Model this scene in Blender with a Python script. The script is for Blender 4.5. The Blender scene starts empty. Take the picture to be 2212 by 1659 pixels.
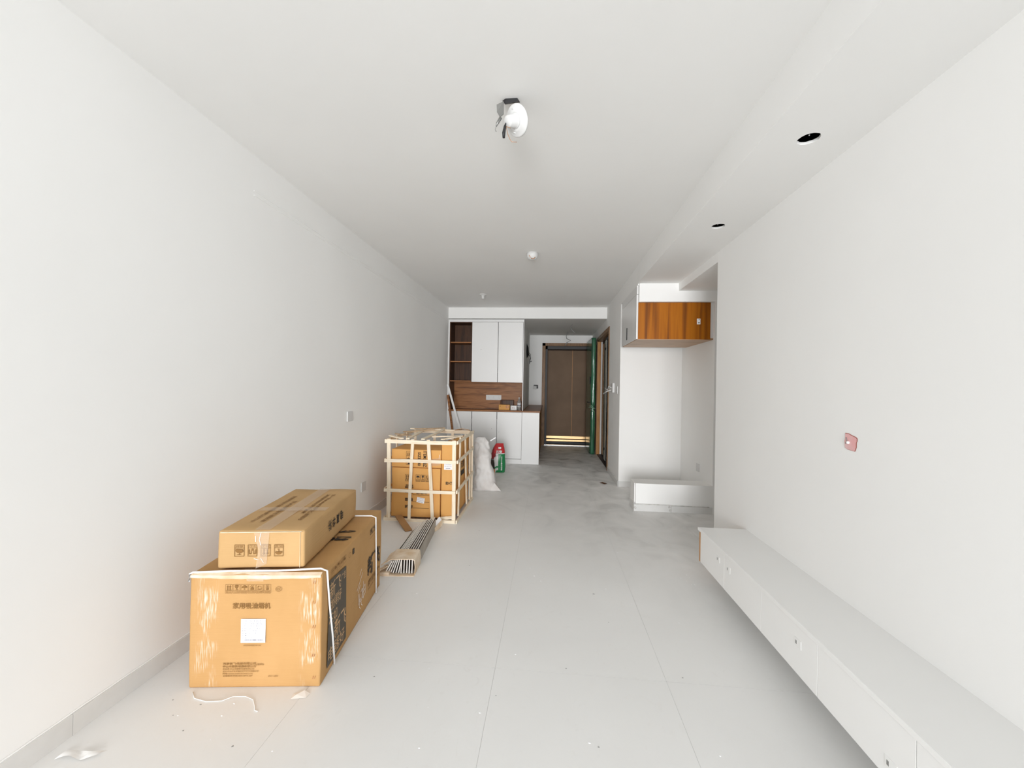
import bpy, bmesh, math, random
from mathutils import Vector, Matrix, noise
random.seed(4)
S = bpy.context.scene
COL = S.collection
# ------------------------------------------------------------ camera, world, light, exposure
CAM_H = 1.30
yw, pt, rl = 9.0865e-2, 3.93e-3, -1.7090e-2
F = Vector((-math.sin(yw)*math.cos(pt), math.cos(yw)*math.cos(pt), math.sin(pt)))
Rt = Vector((math.cos(yw), math.sin(yw), 0)); Dn = -Rt.cross(F)
r2 = math.cos(rl)*Rt + math.sin(rl)*Dn
d2 = -math.sin(rl)*Rt + math.cos(rl)*Dn
cam = bpy.data.cameras.new('camera'); camo = bpy.data.objects.new('camera', cam); COL.objects.link(camo)
cam.sensor_width = 36; cam.lens = 36*880/2212; cam.clip_start = .05
m = Matrix.Identity(4)
for i in range(3):
    m[i][0] = r2[i]; m[i][1] = -d2[i]; m[i][2] = -F[i]
m.translation = (0, 0, CAM_H)
camo.matrix_world = m
S.camera = camo
w = bpy.data.worlds.new('sky'); S.world = w; w.use_nodes = True
w.node_tree.nodes['Background'].inputs[0].default_value = (.93, .96, 1, 1)
w.node_tree.nodes['Background'].inputs[1].default_value = 1.5
S.view_settings.view_transform = 'Standard'; S.view_settings.look = 'None'
S.view_settings.gamma = 1; S.view_settings.use_curve_mapping = False
S.view_settings.exposure = 0.0
S.cycles.max_bounces = 20; S.cycles.diffuse_bounces = 16
SPREAD = 155; YW = -6.2
def area(name, loc, rot, sx, sy, power, col=(1, 1, 1)):
    l = bpy.data.lights.new(name, 'AREA'); l.shape = 'RECTANGLE'; l.size = sx; l.size_y = sy
    l.energy = power; l.color = col; l.spread = math.radians(SPREAD)
    o = bpy.data.objects.new(name, l); COL.objects.link(o); o.location = loc; o.rotation_euler = rot
    return o
# daylight lamp for the unseen balcony window, set far back to flatten the light
area('daylight', (-.19, YW+.04, 1.33), (math.radians(90), 0, 0), 2.8, 2.4, 470, (.985, .992, 1))

# ------------------------------------------------------------ materials
def mat(name, col, rough=.6, metal=0, spec=.5, **k):
    M = bpy.data.materials.new(name); M.use_nodes = True
    nt = M.node_tree; b = nt.nodes['Principled BSDF']
    b.inputs['Base Color'].default_value = (*col, 1); b.inputs['Roughness'].default_value = rough
    b.inputs['Metallic'].default_value = metal; b.inputs['Specular IOR Level'].default_value = spec
    for a, v in k.items(): b.inputs[a.replace('_', ' ')].default_value = v
    return M
def nd(M, t, **k):
    n = M.node_tree.nodes.new(t)
    for a, v in k.items(): setattr(n, a, v)
    return n
def lk(M, a, b): M.node_tree.links.new(a, b)
def coords(M, scale=(1, 1, 1), rot=(0, 0, 0), world=False):
    if world: out = nd(M, 'ShaderNodeNewGeometry').outputs['Position']
    else: out = nd(M, 'ShaderNodeTexCoord').outputs['Object']
    mp = nd(M, 'ShaderNodeMapping'); mp.inputs['Scale'].default_value = scale; mp.inputs['Rotation'].default_value = rot
    lk(M, out, mp.inputs[0]); return mp.outputs[0]
def ramp(M, src, stops):
    r = nd(M, 'ShaderNodeValToRGB'); e = r.color_ramp.elements
    while len(e) < len(stops): e.new(.5)
    for i, (p, c) in enumerate(stops):
        e[i].position = p; e[i].color = (*c, 1) if len(c) == 3 else c
    lk(M, src, r.inputs[0]); return r.outputs[0]
def noisy(name, c1, c2, scale=(8, 8, 8), rough=.7, detail=5, lo=.35, hi=.65, bump=0, bscale=None, world=False, dist=0, **k):
    M = mat(name, c1, rough, **k); b = M.node_tree.nodes['Principled BSDF']
    n = nd(M, 'ShaderNodeTexNoise'); n.inputs['Detail'].default_value = detail; n.inputs['Scale'].default_value = 1
    n.inputs['Distortion'].default_value = dist
    lk(M, coords(M, scale, world=world), n.inputs['Vector'])
    lk(M, ramp(M, n.outputs[0], [(lo, c1), (hi, c2)]), b.inputs['Base Color'])
    if bump:
        n2 = n
        if bscale:
            n2 = nd(M, 'ShaderNodeTexNoise'); n2.inputs['Scale'].default_value = 1; n2.inputs['Detail'].default_value = 4
            lk(M, coords(M, bscale, world=world), n2.inputs['Vector'])
        bp = nd(M, 'ShaderNodeBump'); bp.inputs['Strength'].default_value = bump; bp.inputs['Distance'].default_value = .01
        lk(M, n2.outputs[0], bp.inputs['Height']); lk(M, bp.outputs[0], b.inputs['Normal'])
    return M
M = {}
M['wall'] = noisy('wall_paint', (.855, .855, .845), (.875, .875, .865), (1.3, 1.3, 1.3), .85, 3, spec=.2, world=True)
M['ceil'] = noisy('ceiling_paint', (.84, .84, .83), (.86, .86, .85), (1.3, 1.3, 1.3), .9, 3, spec=.2, world=True)
M['white'] = mat('white_laminate', (.75, .75, .745), .35)
M['tvfront'] = mat('bright_white_laminate', (.88, .88, .87), .35)
M['whiteedge'] = mat('white_plastic', (.86, .86, .85), .4)
M['grey_top'] = mat('matte_top_laminate', (.76, .76, .75), .3)
M['black'] = mat('black', (.015, .015, .017), .5)
M['dark'] = noisy('near_black_fill', (.05, .05, .055), (.08, .08, .08), (9, 9, 9), .95)  # near-black tone; inside the ceiling beam it puts shade into the colour
M['ink'] = mat('black_ink', (.028, .020, .014), .7)
M['inkbrown'] = mat('brown_ink', (.22, .105, .02), .7)
M['label'] = mat('label_paper', (.9, .9, .92), .4)
M['greyink'] = mat('grey_label_ink', (.25, .25, .30), .7)
M['strap'] = mat('white_plastic_strap', (.88, .88, .88), .3)
M['copper'] = mat('copper_wire', (.5, .25, .12), .4, .6)
M['greywire'] = mat('grey_wire', (.25, .25, .24), .5)
M['tape'] = mat('clear_tape', (.80, .66, .52), .12, Alpha=.28)
M['alu'] = mat('anodised_aluminium', (.55, .55, .54), .3, .7)
M['gold'] = mat('brass_strip', (.62, .42, .22), .32, 1)
M['silver'] = mat('steel_threshold', (.7, .7, .7), .25, 1)
M['glass'] = mat('door_glass', (.35, .37, .36), .04, 0, .6, Alpha=.45)
M['pet'] = mat('clear_plastic', (.92, .94, .94), .05, 0, .5, Transmission_Weight=.85, IOR=1.3)
M['pink'] = noisy('pink_putty', (.80, .42, .42), (.76, .52, .52), (20, 20, 20), .7, world=True)
M['pinkedge'] = mat('red_brown_torn_edge', (.42, .10, .07), .8)
def kraft(name, c1, c2, scuff=None):
    K = noisy(name, c1, c2, (5, 5, 3), .7, 4, .3, .7, .12, (3, 3, 160), spec=.2)
    if scuff:
        nt = K.node_tree; b = nt.nodes['Principled BSDF']
        old = b.inputs['Base Color'].links[0].from_socket
        tc = nd(K, 'ShaderNodeTexCoord'); sp = nd(K, 'ShaderNodeSeparateXYZ'); lk(K, tc.outputs['Object'], sp.inputs[0])
        st = nd(K, 'ShaderNodeTexNoise'); st.inputs['Scale'].default_value = 1; st.inputs['Detail'].default_value = 2
        lk(K, coords(K, (260, 5, 14)), st.inputs['Vector'])
        bl = nd(K, 'ShaderNodeTexNoise'); bl.inputs['Scale'].default_value = 1; bl.inputs['Detail'].default_value = 3
        lk(K, coords(K, (9, 9, 7)), bl.inputs['Vector'])
        def mth(op, a, bb, c=None):
            q = nd(K, 'ShaderNodeMath', operation=op)
            for i, v in enumerate((a, bb)):
                if isinstance(v, (int, float)): q.inputs[i].default_value = v
                else: lk(K, v, q.inputs[i])
            return q.outputs[0]
        tot = None
        for cx, hw in scuff:      # worn vertical zones on the carton face
            dx = mth('ABSOLUTE', mth('SUBTRACT', sp.outputs[0], cx), 0)
            z = mth('MAXIMUM', mth('SUBTRACT', 1, mth('DIVIDE', dx, hw)), 0)
            tot = z if tot is None else mth('MAXIMUM', tot, z)
        tot = mth('MINIMUM', mth('MULTIPLY', tot, 2.2), 1)
        frontm = mth('LESS_THAN', sp.outputs[1], .012)
        a = ramp(K, st.outputs[0], [(.50, (0, 0, 0)), (.60, (1, 1, 1))])
        c = ramp(K, bl.outputs[0], [(.47, (0, 0, 0)), (.62, (1, 1, 1))])
        f = mth('MULTIPLY', mth('MULTIPLY', a, c), mth('MULTIPLY', tot, frontm))
        f = mth('MULTIPLY', f, .75)
        mx = nd(K, 'ShaderNodeMix', data_type='RGBA'); lk(K, f, mx.inputs[0]); lk(K, old, mx.inputs[6])
        mx.inputs[7].default_value = (.80, .74, .66, 1); lk(K, mx.outputs[2], b.inputs['Base Color'])
    return K
M['kraft1'] = kraft('kraft_carton_scuffed', (.47, .27, .105), (.53, .31, .13), [(.07, .055), (.50, .05)])
M['kraft2'] = kraft('kraft_carton_pale', (.47, .295, .13), (.53, .335, .155))
M['kraft3'] = kraft('kraft_carton_orange', (.66, .35, .11), (.72, .39, .13))
M['kraftd'] = kraft('kraft_carton_brown', (.36, .20, .09), (.42, .24, .11))
M['panelink'] = mat('dark_print_panel', (.075, .06, .042), .6)
M['kraftink'] = mat('kraft_coloured_lettering', (.60, .38, .19), .6)
M['pine'] = noisy('raw_pine', (.86, .76, .60), (.66, .48, .28), (60, 60, 6), .75, 4, .5, .85, .15)
M['pineh'] = noisy('raw_pine_along_x', (.88, .78, .62), (.66, .48, .28), (6, 60, 60), .75, 4, .5, .85, .15)
M['pinedark'] = noisy('weathered_pine', (.52, .38, .24), (.33, .23, .14), (30, 30, 30), .8, 4)
def wood(name, a, b, c, scale, rough=.4, dist=1.5):
    W = mat(name, a, rough, spec=.22); bs = W.node_tree.nodes['Principled BSDF']
    n = nd(W, 'ShaderNodeTexNoise'); n.inputs['Scale'].default_value = 1; n.inputs['Detail'].default_value = 6
    n.inputs['Distortion'].default_value = dist
    lk(W, coords(W, scale), n.inputs['Vector'])
    lk(W, ramp(W, n.outputs[0], [(.30, a), (.48, b), (.56, a), (.68, c)]), bs.inputs['Base Color'])
    return W
M['walnutv'] = wood('walnut_laminate_vertical', (.34, .10, .003), (.42, .135, .004), (.19, .055, .004), (17, 17, .7), dist=.5)
M['walnuth'] = wood('walnut_laminate_horizontal', (.22, .085, .025), (.32, .135, .045), (.13, .048, .015), (1.2, 14, 16))
M['walnutd'] = wood('walnut_laminate_dark', (.055, .021, .008), (.08, .032, .012), (.035, .014, .006), (14, 14, 1.2))
M['walnutl'] = wood('walnut_laminate_pale', (.42, .27, .16), (.52, .34, .21), (.34, .2, .11), (2, 14, 14))
M['casing'] = wood('brown_door_casing', (.20, .105, .045), (.26, .14, .06), (.15, .075, .03), (20, 20, 2))
M['jamb'] = wood('orange_brown_jamb', (.50, .24, .08), (.56, .28, .10), (.42, .19, .06), (20, 20, 2))
M['doorbrown'] = noisy('brown_door_skin', (.17, .105, .06), (.215, .135, .08), (1.5, 1.5, 1.5), .5, 3, spec=.2)
M['skirt'] = noisy('grey_glazed_skirting', (.66, .66, .65), (.72, .72, .71), (6, 6, 6), .15, 4, world=True)
M['plaster'] = noisy('rough_plaster', (.70, .69, .67), (.55, .545, .53), (30, 30, 30), .9, 5, bump=.5)
M['film'] = noisy('green_protective_film', (.022, .10, .05), (.055, .20, .11), (25, 25, 2), .16, 3, bump=.5, bscale=(30, 30, 2.5))
M['filmknot'] = mat('pale_film_knot', (.30, .55, .38), .3)
M['sack'] = noisy('woven_white_sack', (.70, .69, .68), (.62, .585, .56), (7, 7, 5), .6, 4, .4, .7, .25, (250, 250, 250))
M['red'] = mat('red_printed_film', (.55, .025, .03), .35)
M['darkred'] = mat('dark_red_printed_film', (.28, .015, .02), .35)
M['green'] = mat('green_printed_film', (.01, .22, .07), .35)
M['bagwhite'] = mat('white_printed_film', (.72, .72, .71), .35)
M['baggrey'] = mat('grey_printed_film', (.2, .2, .19), .4)
M['orange'] = mat('orange_printed_film', (.75, .25, .02), .4)
M['slat'] = mat('white_slat_edge', (.78, .75, .71), .5)
M['slatd'] = noisy('grey_slat_face', (.36, .32, .27), (.46, .42, .36), (40, 5, 5), .6)
M['slatshade'] = mat('shaded_slat_face', (.16, .12, .085), .7)  # brown darkened by colour for the shade between the strips
M['cardpale'] = noisy('pale_torn_carton', (.78, .66, .52), (.64, .47, .30), (14, 14, 14), .75)
M['socket'] = mat('white_socket_plastic', (.66, .66, .655), .45, spec=.3)
M['metalplate'] = mat('galvanised_plate', (.30, .30, .29), .45, .8)
# floor tile: dusty pale grey porcelain, dirt and pale plaster smears getting stronger towards the hall
T = mat('dusty_floor_tile', (.6, .6, .58), .5, spec=.35); M['tile'] = T
b = T.node_tree.nodes['Principled BSDF']
g = nd(T, 'ShaderNodeNewGeometry'); sp = nd(T, 'ShaderNodeSeparateXYZ'); lk(T, g.outputs['Position'], sp.inputs[0])
def tn(scale, detail, dist, rot=(0, 0, 0)):
    n = nd(T, 'ShaderNodeTexNoise'); n.inputs['Scale'].default_value = 1; n.inputs['Detail'].default_value = detail
    n.inputs['Distortion'].default_value = dist; lk(T, coords(T, scale, rot, world=True), n.inputs['Vector']); return n.outputs[0]
clean = ramp(T, tn((1.1, 1.1, 1), 4, .4), [(.3, (.74, .74, .73)), (.7, (.80, .80, .79))])
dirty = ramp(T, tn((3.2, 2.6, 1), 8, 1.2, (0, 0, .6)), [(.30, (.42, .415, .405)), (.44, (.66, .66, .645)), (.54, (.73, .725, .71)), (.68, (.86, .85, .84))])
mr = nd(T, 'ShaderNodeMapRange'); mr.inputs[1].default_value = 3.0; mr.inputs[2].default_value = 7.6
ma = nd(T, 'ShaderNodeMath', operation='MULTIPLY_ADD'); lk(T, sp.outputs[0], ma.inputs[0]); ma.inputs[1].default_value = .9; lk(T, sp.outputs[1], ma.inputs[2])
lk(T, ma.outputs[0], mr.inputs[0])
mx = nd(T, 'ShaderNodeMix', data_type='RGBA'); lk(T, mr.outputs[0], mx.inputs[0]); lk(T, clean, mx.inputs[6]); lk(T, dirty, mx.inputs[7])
sm = ramp(T, tn((14, 9, 1), 6, 2.5, (0, 0, .9)), [(.62, (0, 0, 0)), (.70, (.5, .5, .5))])
mx2 = nd(T, 'ShaderNodeMix', data_type='RGBA'); lk(T, sm, mx2.inputs[0]); lk(T, mx.outputs[2], mx2.inputs[6]); mx2.inputs[7].default_value = (.74, .735, .72, 1)
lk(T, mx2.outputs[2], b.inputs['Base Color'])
bp = nd(T, 'ShaderNodeBump'); bp.inputs['Strength'].default_value = .12; bp.inputs['Distance'].default_value = .004
lk(T, tn((22, 22, 22), 5, 1), bp.inputs['Height']); lk(T, bp.outputs[0], b.inputs['Normal'])
M['grout'] = mat('grey_grout', (.50, .50, .49), .9)

# ------------------------------------------------------------ helpers
class MB:
    """collects shapes, builds ONE mesh object"""
    def __init__(s): s.v = []; s.f = []; s.mi = []; s.mats = []; s.sm = []
    def _m(s, m):
        if m not in s.mats: s.mats.append(m)
        return s.mats.index(m)
    def raw(s, vs, fs, m=None, smooth=False):
        k = len(s.v); s.v += [tuple(p) for p in vs]
        for q in fs: s.f.append([i+k for i in q]); s.mi.append(m); s.sm.append(smooth)
        return s
    def box(s, a, b, m=None, skip=()):
        x0, y0, z0 = a; x1, y1, z1 = b
        vs = [(x0,y0,z0),(x1,y0,z0),(x1,y1,z0),(x0,y1,z0),(x0,y0,z1),(x1,y0,z1),(x1,y1,z1),(x0,y1,z1)]
        fs = {'b':(3,2,1,0),'t':(4,5,6,7),'f':(0,1,5,4),'r':(1,2,6,5),'k':(2,3,7,6),'l':(3,0,4,7)}
        return s.raw(vs, [q for n, q in fs.items() if n not in skip], m)
    def bar(s, p0, p1, wv, wn, side, m=None, bow=0, seg=1):
        """beam of rectangular section from p0 to p1; side = direction of the width"""
        p0, p1, side = Vector(p0), Vector(p1), Vector(side).normalized(); d = (p1-p0).normalized()
        nrm = d.cross(side).normalized(); side = nrm.cross(d)
        vs = []; fs = []
        for i in range(seg+1):
            t = i/seg; c = p0.lerp(p1, t) + side*bow*math.sin(t*math.pi)
            for a, b2 in ((-1,-1),(1,-1),(1,1),(-1,1)): vs.append(c+side*a*wv/2+nrm*b2*wn/2)
        for i in range(seg):
            for j in range(4): fs.append((i*4+j, i*4+(j+1)%4, (i+1)*4+(j+1)%4, (i+1)*4+j))
        fs += [(3,2,1,0), tuple(seg*4+j for j in range(4))]
        return s.raw(vs, fs, m)
    def tube(s, pts, r, m=None, n=6):
        pts = [Vector(p) for p in pts]; vs = []; fs = []
        for i, p in enumerate(pts):
            d = (pts[min(i+1, len(pts)-1)]-pts[max(i-1, 0)]).normalized()
            a = d.cross(Vector((0, .13, 1))).normalized() if abs(d.z) < .95 else d.cross(Vector((1, 0, 0))).normalized()
            c = d.cross(a); rr = r[i] if isinstance(r, (list, tuple)) else r
            for j in range(n):
                t = 2*math.pi*j/n; vs.append(p+a*math.cos(t)*rr+c*math.sin(t)*rr)
        for i in range(len(pts)-1):
            for j in range(n): fs.append((i*n+j, i*n+(j+1)%n, (i+1)*n+(j+1)%n, (i+1)*n+j))
        fs += [tuple(range(n))[::-1], tuple((len(pts)-1)*n+j for j in range(n))]
        return s.raw(vs, fs, m, True)
    def lathe(s, prof, m=None, n=24, mtx=None, smooth=True):
        vs = []; fs = []
        for r, z in prof:
            for j in range(n):
                t = 2*math.pi*j/n; vs.append(Vector((r*math.cos(t), r*math.sin(t), z)))
        for i in range(len(prof)-1):
            for j in range(n): fs.append((i*n+j, i*n+(j+1)%n, (i+1)*n+(j+1)%n, (i+1)*n+j))
        if prof[0][0] > 0: fs.append(tuple(range(n))[::-1])
        if prof[-1][0] > 0: fs.append(tuple((len(prof)-1)*n+j for j in range(n)))
        if mtx: vs = [mtx @ v for v in vs]
        return s.raw(vs, fs, m, smooth)
    def build(s, name, m, parent=None, bevel=0, kind=None, loc=None):
        me = bpy.data.meshes.new(name); me.from_pydata(s.v, [], s.f)
        mats = []
        idx = []
        for q in s.mi:
            q = q or m
            if q not in mats: mats.append(q)
            idx.append(mats.index(q))
        for q in mats: me.materials.append(M[q])
        me.polygons.foreach_set('material_index', idx)
        me.polygons.foreach_set('use_smooth', s.sm)
        me.update()
        if bevel:
            bm = bmesh.new(); bm.from_mesh(me)
            bmesh.ops.bevel(bm, geom=[e for e in bm.edges if e.is_manifold and e.calc_face_angle(0) > .5], offset=bevel, segments=2, affect='EDGES', profile=.6)
            bm.to_mesh(me); bm.free()
        o = bpy.data.objects.new(name, me); COL.objects.link(o)
        if parent is not None: o.parent = parent
        if kind: o['kind'] = kind
        if loc: o.location = loc
        return o
def box(name, a, b, m, parent=None, bevel=0, kind=None): return MB().box(a, b).build(name, m, parent, bevel, kind)
def struct(name, a, b, m, **k): return box(name, a, b, m, kind='structure', **k)
def tag(o, label, cat, group=None):
    o['label'] = label; o['category'] = cat
    if group: o['group'] = group
    return o
def thing(name, label, cat, loc=(0, 0, 0), rz=0, group=None):
    o = bpy.data.objects.new(name, None); o.empty_display_size = .1; COL.objects.link(o)
    o.location = loc; o.rotation_euler = (0, 0, rz); return tag(o, label, cat, group)
def lab(o, s): o['label'] = s; return o

class Sheet:
    """flat print laid on a surface: 2D shapes mapped through origin, u, v, lifted by off along n"""
    def __init__(s, o, u, v, off=.0006):
        s.o = Vector(o); s.u = Vector(u).normalized(); s.v = Vector(v).normalized(); s.n = s.u.cross(s.v); s.off = off; s.mb = MB()
    def P(s, x, y, k=0): return s.o+s.u*x+s.v*y+s.n*(s.off+k)
    def poly(s, pts, m=None, k=0): s.mb.raw([s.P(x, y, k) for x, y in pts], [tuple(range(len(pts)))], m); return s
    def rect(s, x0, y0, x1, y1, m=None, k=0): return s.poly([(x0,y0),(x1,y0),(x1,y1),(x0,y1)], m, k)
    def frame(s, x0, y0, x1, y1, t, m=None):
        s.rect(x0,y0,x1,y0+t,m); s.rect(x0,y1-t,x1,y1,m); s.rect(x0,y0+t,x0+t,y1-t,m); return s.rect(x1-t,y0+t,x1,y1-t,m)
    def disc(s, cx, cy, rx, ry=None, m=None, n=14, a0=0, a1=2*math.pi, k=0):
        ry = ry or rx; pts = [(cx+rx*math.cos(a0+(a1-a0)*i/n), cy+ry*math.sin(a0+(a1-a0)*i/n)) for i in range(n+(a1-a0 < 6))]
        return s.poly(pts, m, k)
    def ring(s, cx, cy, rx, ry, t, m=None, n=20, a0=0, a1=2*math.pi):
        for i in range(n):
            a = a0+(a1-a0)*i/n; b2 = a0+(a1-a0)*(i+1)/n
            s.poly([(cx+rx*math.cos(a),cy+ry*math.sin(a)),(cx+rx*math.cos(b2),cy+ry*math.sin(b2)),(cx+(rx-t)*math.cos(b2),cy+(ry-t)*math.sin(b2)),(cx+(rx-t)*math.cos(a),cy+(ry-t)*math.sin(a))], m)
        return s
    def line(s, pts, t, m=None):
        for (x0, y0), (x1, y1) in zip(pts, pts[1:]):
            d = math.hypot(x1-x0, y1-y0) or 1; nx, ny = -(y1-y0)/d*t/2, (x1-x0)/d*t/2
            s.poly([(x0-nx,y0-ny),(x1-nx,y1-ny),(x1+nx,y1+ny),(x0+nx,y0+ny)], m)
        return s
    def text(s, body, x0, y0, x1, y1, m=None, bold=.012, flip=False, k=0, vert=False):
        """text fitted to the rectangle; flip = turned upside down; vert = reading along v"""
        cu = bpy.data.curves.new('t', 'FONT'); cu.body = body; cu.size = 1; cu.offset = bold; cu.resolution_u = 2
        ob = bpy.data.objects.new('t', cu); COL.objects.link(ob)
        dg = bpy.context.evaluated_depsgraph_get(); dg.update()
        me = bpy.data.meshes.new_from_object(ob.evaluated_get(dg))
        bpy.data.objects.remove(ob); bpy.data.curves.remove(cu)
        vs = [v.co for v in me.vertices]
        if not vs: return s
        ax, bx = min(v.x for v in vs), max(v.x for v in vs); ay, by = min(v.y for v in vs), max(v.y for v in vs)
        out = []
        for v in vs:
            a = (v.x-ax)/(bx-ax); b2 = (v.y-ay)/(by-ay)
            if flip: a, b2 = 1-a, 1-b2
            if vert: a, b2 = 1-b2, a
            out.append(s.P(x0+(x1-x0)*a, y0+(y1-y0)*b2, k))
        s.mb.raw(out, [tuple(p.vertices) for p in me.polygons], m)
        bpy.data.meshes.remove(me); return s
    def icon(s, kind, x0, y0, x1, y1, m=None, fr=.0016, word=None, up=True):
        """handling symbol in a frame; word in a small field at the foot"""
        s.frame(x0, y0, x1, y1, fr, m)
        W = x1-x0; H = y1-y0
        def X(a): return x0+W*(a if up else 1-a)
        def Y(a): return y0+H*(a if up else 1-a)
        def R(a, b2, c, d): s.rect(min(X(a), X(c)), min(Y(b2), Y(d)), max(X(a), X(c)), max(Y(b2), Y(d)), m)
        def Pl(pts): s.poly([(X(a), Y(c)) for a, c in pts], m)
        if word:
            R(.02, .27, .98, .295)
            s.text(word, min(X(.12), X(.88)), min(Y(.06), Y(.23)), max(X(.12), X(.88)), max(Y(.06), Y(.23)), m, .004, flip=not up)
        if kind == 'up':
            for c in (.33, .67):
                R(c-.05, .36, c+.05, .74); Pl([(c-.13, .72), (c+.13, .72), (c, .9)])
            R(.15, .33, .85, .36)
        elif kind == 'glass':
            Pl([(.25, .9), (.75, .9), (.68, .62), (.5, .55), (.32, .62)]); R(.46, .4, .54, .56); R(.3, .35, .7, .40)
        elif kind == 'umbrella':
            Pl([(.5+.38*math.cos(t*math.pi/10), .6+.26*math.sin(t*math.pi/10)) for t in range(11)]); R(.47, .4, .53, .62); R(.47, .38, .65, .42)
        elif kind == 'hands':
            R(.4, .35, .6, .52); R(.12, .4, .2, .8); R(.8, .4, .88, .8); R(.2, .74, .4, .8); R(.6, .74, .8, .8); R(.34, .52, .4, .8); R(.6, .52, .66, .8)
        elif kind == 'hook':
            R(.3, .35, .72, .62); Pl([(.2, .7), (.45, .9), (.5, .86), (.28, .66)]); Pl([(.5, .7), (.7, .9), (.75, .86), (.56, .66)])
        elif kind == 'fragile':
            Pl([(.15, .4), (.85, .36), (.9, .52), (.7, .68), (.3, .72), (.12, .6)]); R(.46, .7, .52, .88); R(.3, .82, .75, .86)
        elif kind == 'roll':
            s.ring(X(.5), Y(.6), W*.28, H*.2, fr*1.3, m, 10); R(.15, .42, .85, .46)
            Pl([(.2, .7), (.3, .84), (.4, .7)])
        elif kind == 'stack':
            R(.34, .36, .66, .55); s.frame(min(X(.3), X(.7)), min(Y(.56), Y(.9)), max(X(.3), X(.7)), max(Y(.56), Y(.9)), fr, m); R(.45, .65, .55, .8)
        return s
    def build(s, name, m, parent=None): return s.mb.build(name, m, parent) if s.mb.v else None
    def cut(s, name, m, parent=None): o = s.mb.build(name, m, parent); s.mb = MB(); return o

def carton(w_, d_, h_, bev=.006, amp=.003, cuts=10, seed=0, tape_top=False):
    """a slightly dented cardboard box body as a bmesh-made mesh; origin at front-left-bottom corner"""
    bm = bmesh.new(); bmesh.ops.create_cube(bm, size=1)
    for v in bm.verts: v.co = Vector(((v.co.x+.5)*w_, (v.co.y+.5)*d_, (v.co.z+.5)*h_))
    bmesh.ops.bevel(bm, geom=list(bm.edges), offset=bev, segments=2, affect='EDGES', profile=.6)
    big = [e for e in bm.edges if e.calc_length() > .05]
    bmesh.ops.subdivide_edges(bm, edges=big, cuts=cuts, use_grid_fill=True)
    off = Vector((seed*3.7, seed*1.3, 0))
    for v in bm.verts:
        if v.co.z < .002: continue
        n = noise.noise_vector(v.co*7+off)*amp
        v.co += Vector((n.x, n.y, n.z*.7))
    me = bpy.data.meshes.new('body'); bm.to_mesh(me); bm.free()
    for p in me.polygons: p.use_smooth = True
    return me
def mesh_obj(name, me, m, parent=None):
    me.materials.append(M[m]); o = bpy.data.objects.new(name, me); COL.objects.link(o); o.parent = parent; me.name = name; return o

# ------------------------------------------------------------ the room shell
XL, XH, XT, XN = -1.715, .925, 1.34, 1.71
YB, YC, YE = -1.75, 6.77, 9.0
ZC, ZS, ZP, ZH = 2.605, 2.406, 2.326, 2.42
fl = struct('floor', (XL-.1, YB, -.08), (3.3, 9.6, -.0015), 'grout')
xs = [XL, -1.0, -.225, .54, 1.31, 2.08, 2.85, 3.2]; ys = [YB] + [y for y in (-8.91, -7.37, -5.83, -4.29, -2.75) if y > YW] + [-1.21, .33, 1.867, 3.407, 4.947, 6.487, 8.03, 9.05]
gp = .0005
for j in range(len(ys)-1):
    for i in range(len(xs)-1):
        x0, x1, y0, y1 = xs[i], xs[i+1], ys[j], ys[j+1]
        if x0 >= 1.3 and not (y1 > 3.41 and y0 < 4.5): continue
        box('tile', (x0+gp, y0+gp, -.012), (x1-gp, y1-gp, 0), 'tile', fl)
struct('wall_left', (XL-.15, YB, 0), (XL, 7.3, 2.8), 'wall')
gr = MB()
struct('ceiling', (XL, YB, ZC), (XH+.02, YC, 2.8), 'ceil')
# shallow plaster joint lines high on the left wall
tr = MB(); tr.box((XL-.002, 2.2, 2.372), (XL+.0035, YC, 2.375)); tr.box((XL-.002, 2.2, 2.397), (XL+.0035, YC, 2.400))
tr.build('trim_1', 'wall', kind='structure')
# lowered ceiling over the entrance hall with its front bulkhead
struct('ceiling_hall', (XL, YC, ZH), (XH+.02, 9.3, 2.8), 'ceil')
struct('wall_back', (XL, 7.12, 0), (-.47, 7.3, ZH), 'wall')
hw = struct('wall_hall_left', (-.47, 7.12, 0), (-.441, 9.0, ZH), 'wall')
# end wall of the hall with the entrance opening
DL, DR, DT = -.12, .90, 2.21
we = MB(); we.box((-.6, 9.0, 0), (DL, 9.2, ZH)); we.box((DR, 9.0, 0), (1.2, 9.2, ZH)); we.box((DL, 9.0, DT), (DR, 9.2, ZH))
we.build('wall_hall_end', 'wall', kind='structure')
# right wall of the hall: pier by the fridge niche, doorway, end piece
D2a, D2b, D2t = 6.50, 8.0, 2.19
wr = MB(); wr.box((XH, 5.456, 0), (1.05, D2a, 2.8)); wr.box((XH, D2b, 0), (1.05, 9.0, 2.8)); wr.box((XH, D2a, D2t), (1.05, D2b, 2.8))
wr.box((1.05, 5.456, 0), (3.2, 5.6, 2.8))
wr.build('wall_right_rear', 'wall', kind='structure')
# room beyond the sliding doors (dark)
kb = MB(); kb.box((1.05, 5.6, -.01), (3.2, 5.62, 2.5)); kb.box((3.18, 5.6, 0), (3.2, 9.2, 2.5)); kb.box((1.05, 9.0, 0), (3.2, 9.2, 2.5)); kb.box((1.05, 5.6, 2.45), (3.2, 9.2, 2.5))
kb.build('wall_side_room', 'wall', kind='structure')
# fridge niche side wall + bulkhead over it
ns = MB(); ns.box((XN, 4.415, 0), (3.2, 5.456, 2.8)); ns.build('wall_niche', 'wall', kind='structure')
struct('ceiling_niche', (XH+.012, 4.415, 2.212), (XN, 5.456, 2.8), 'wall')
struct('wall_above_cabinet', (XH, 4.44, 2.392), (XH+.012, 5.456, 2.8), 'wall')
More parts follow.
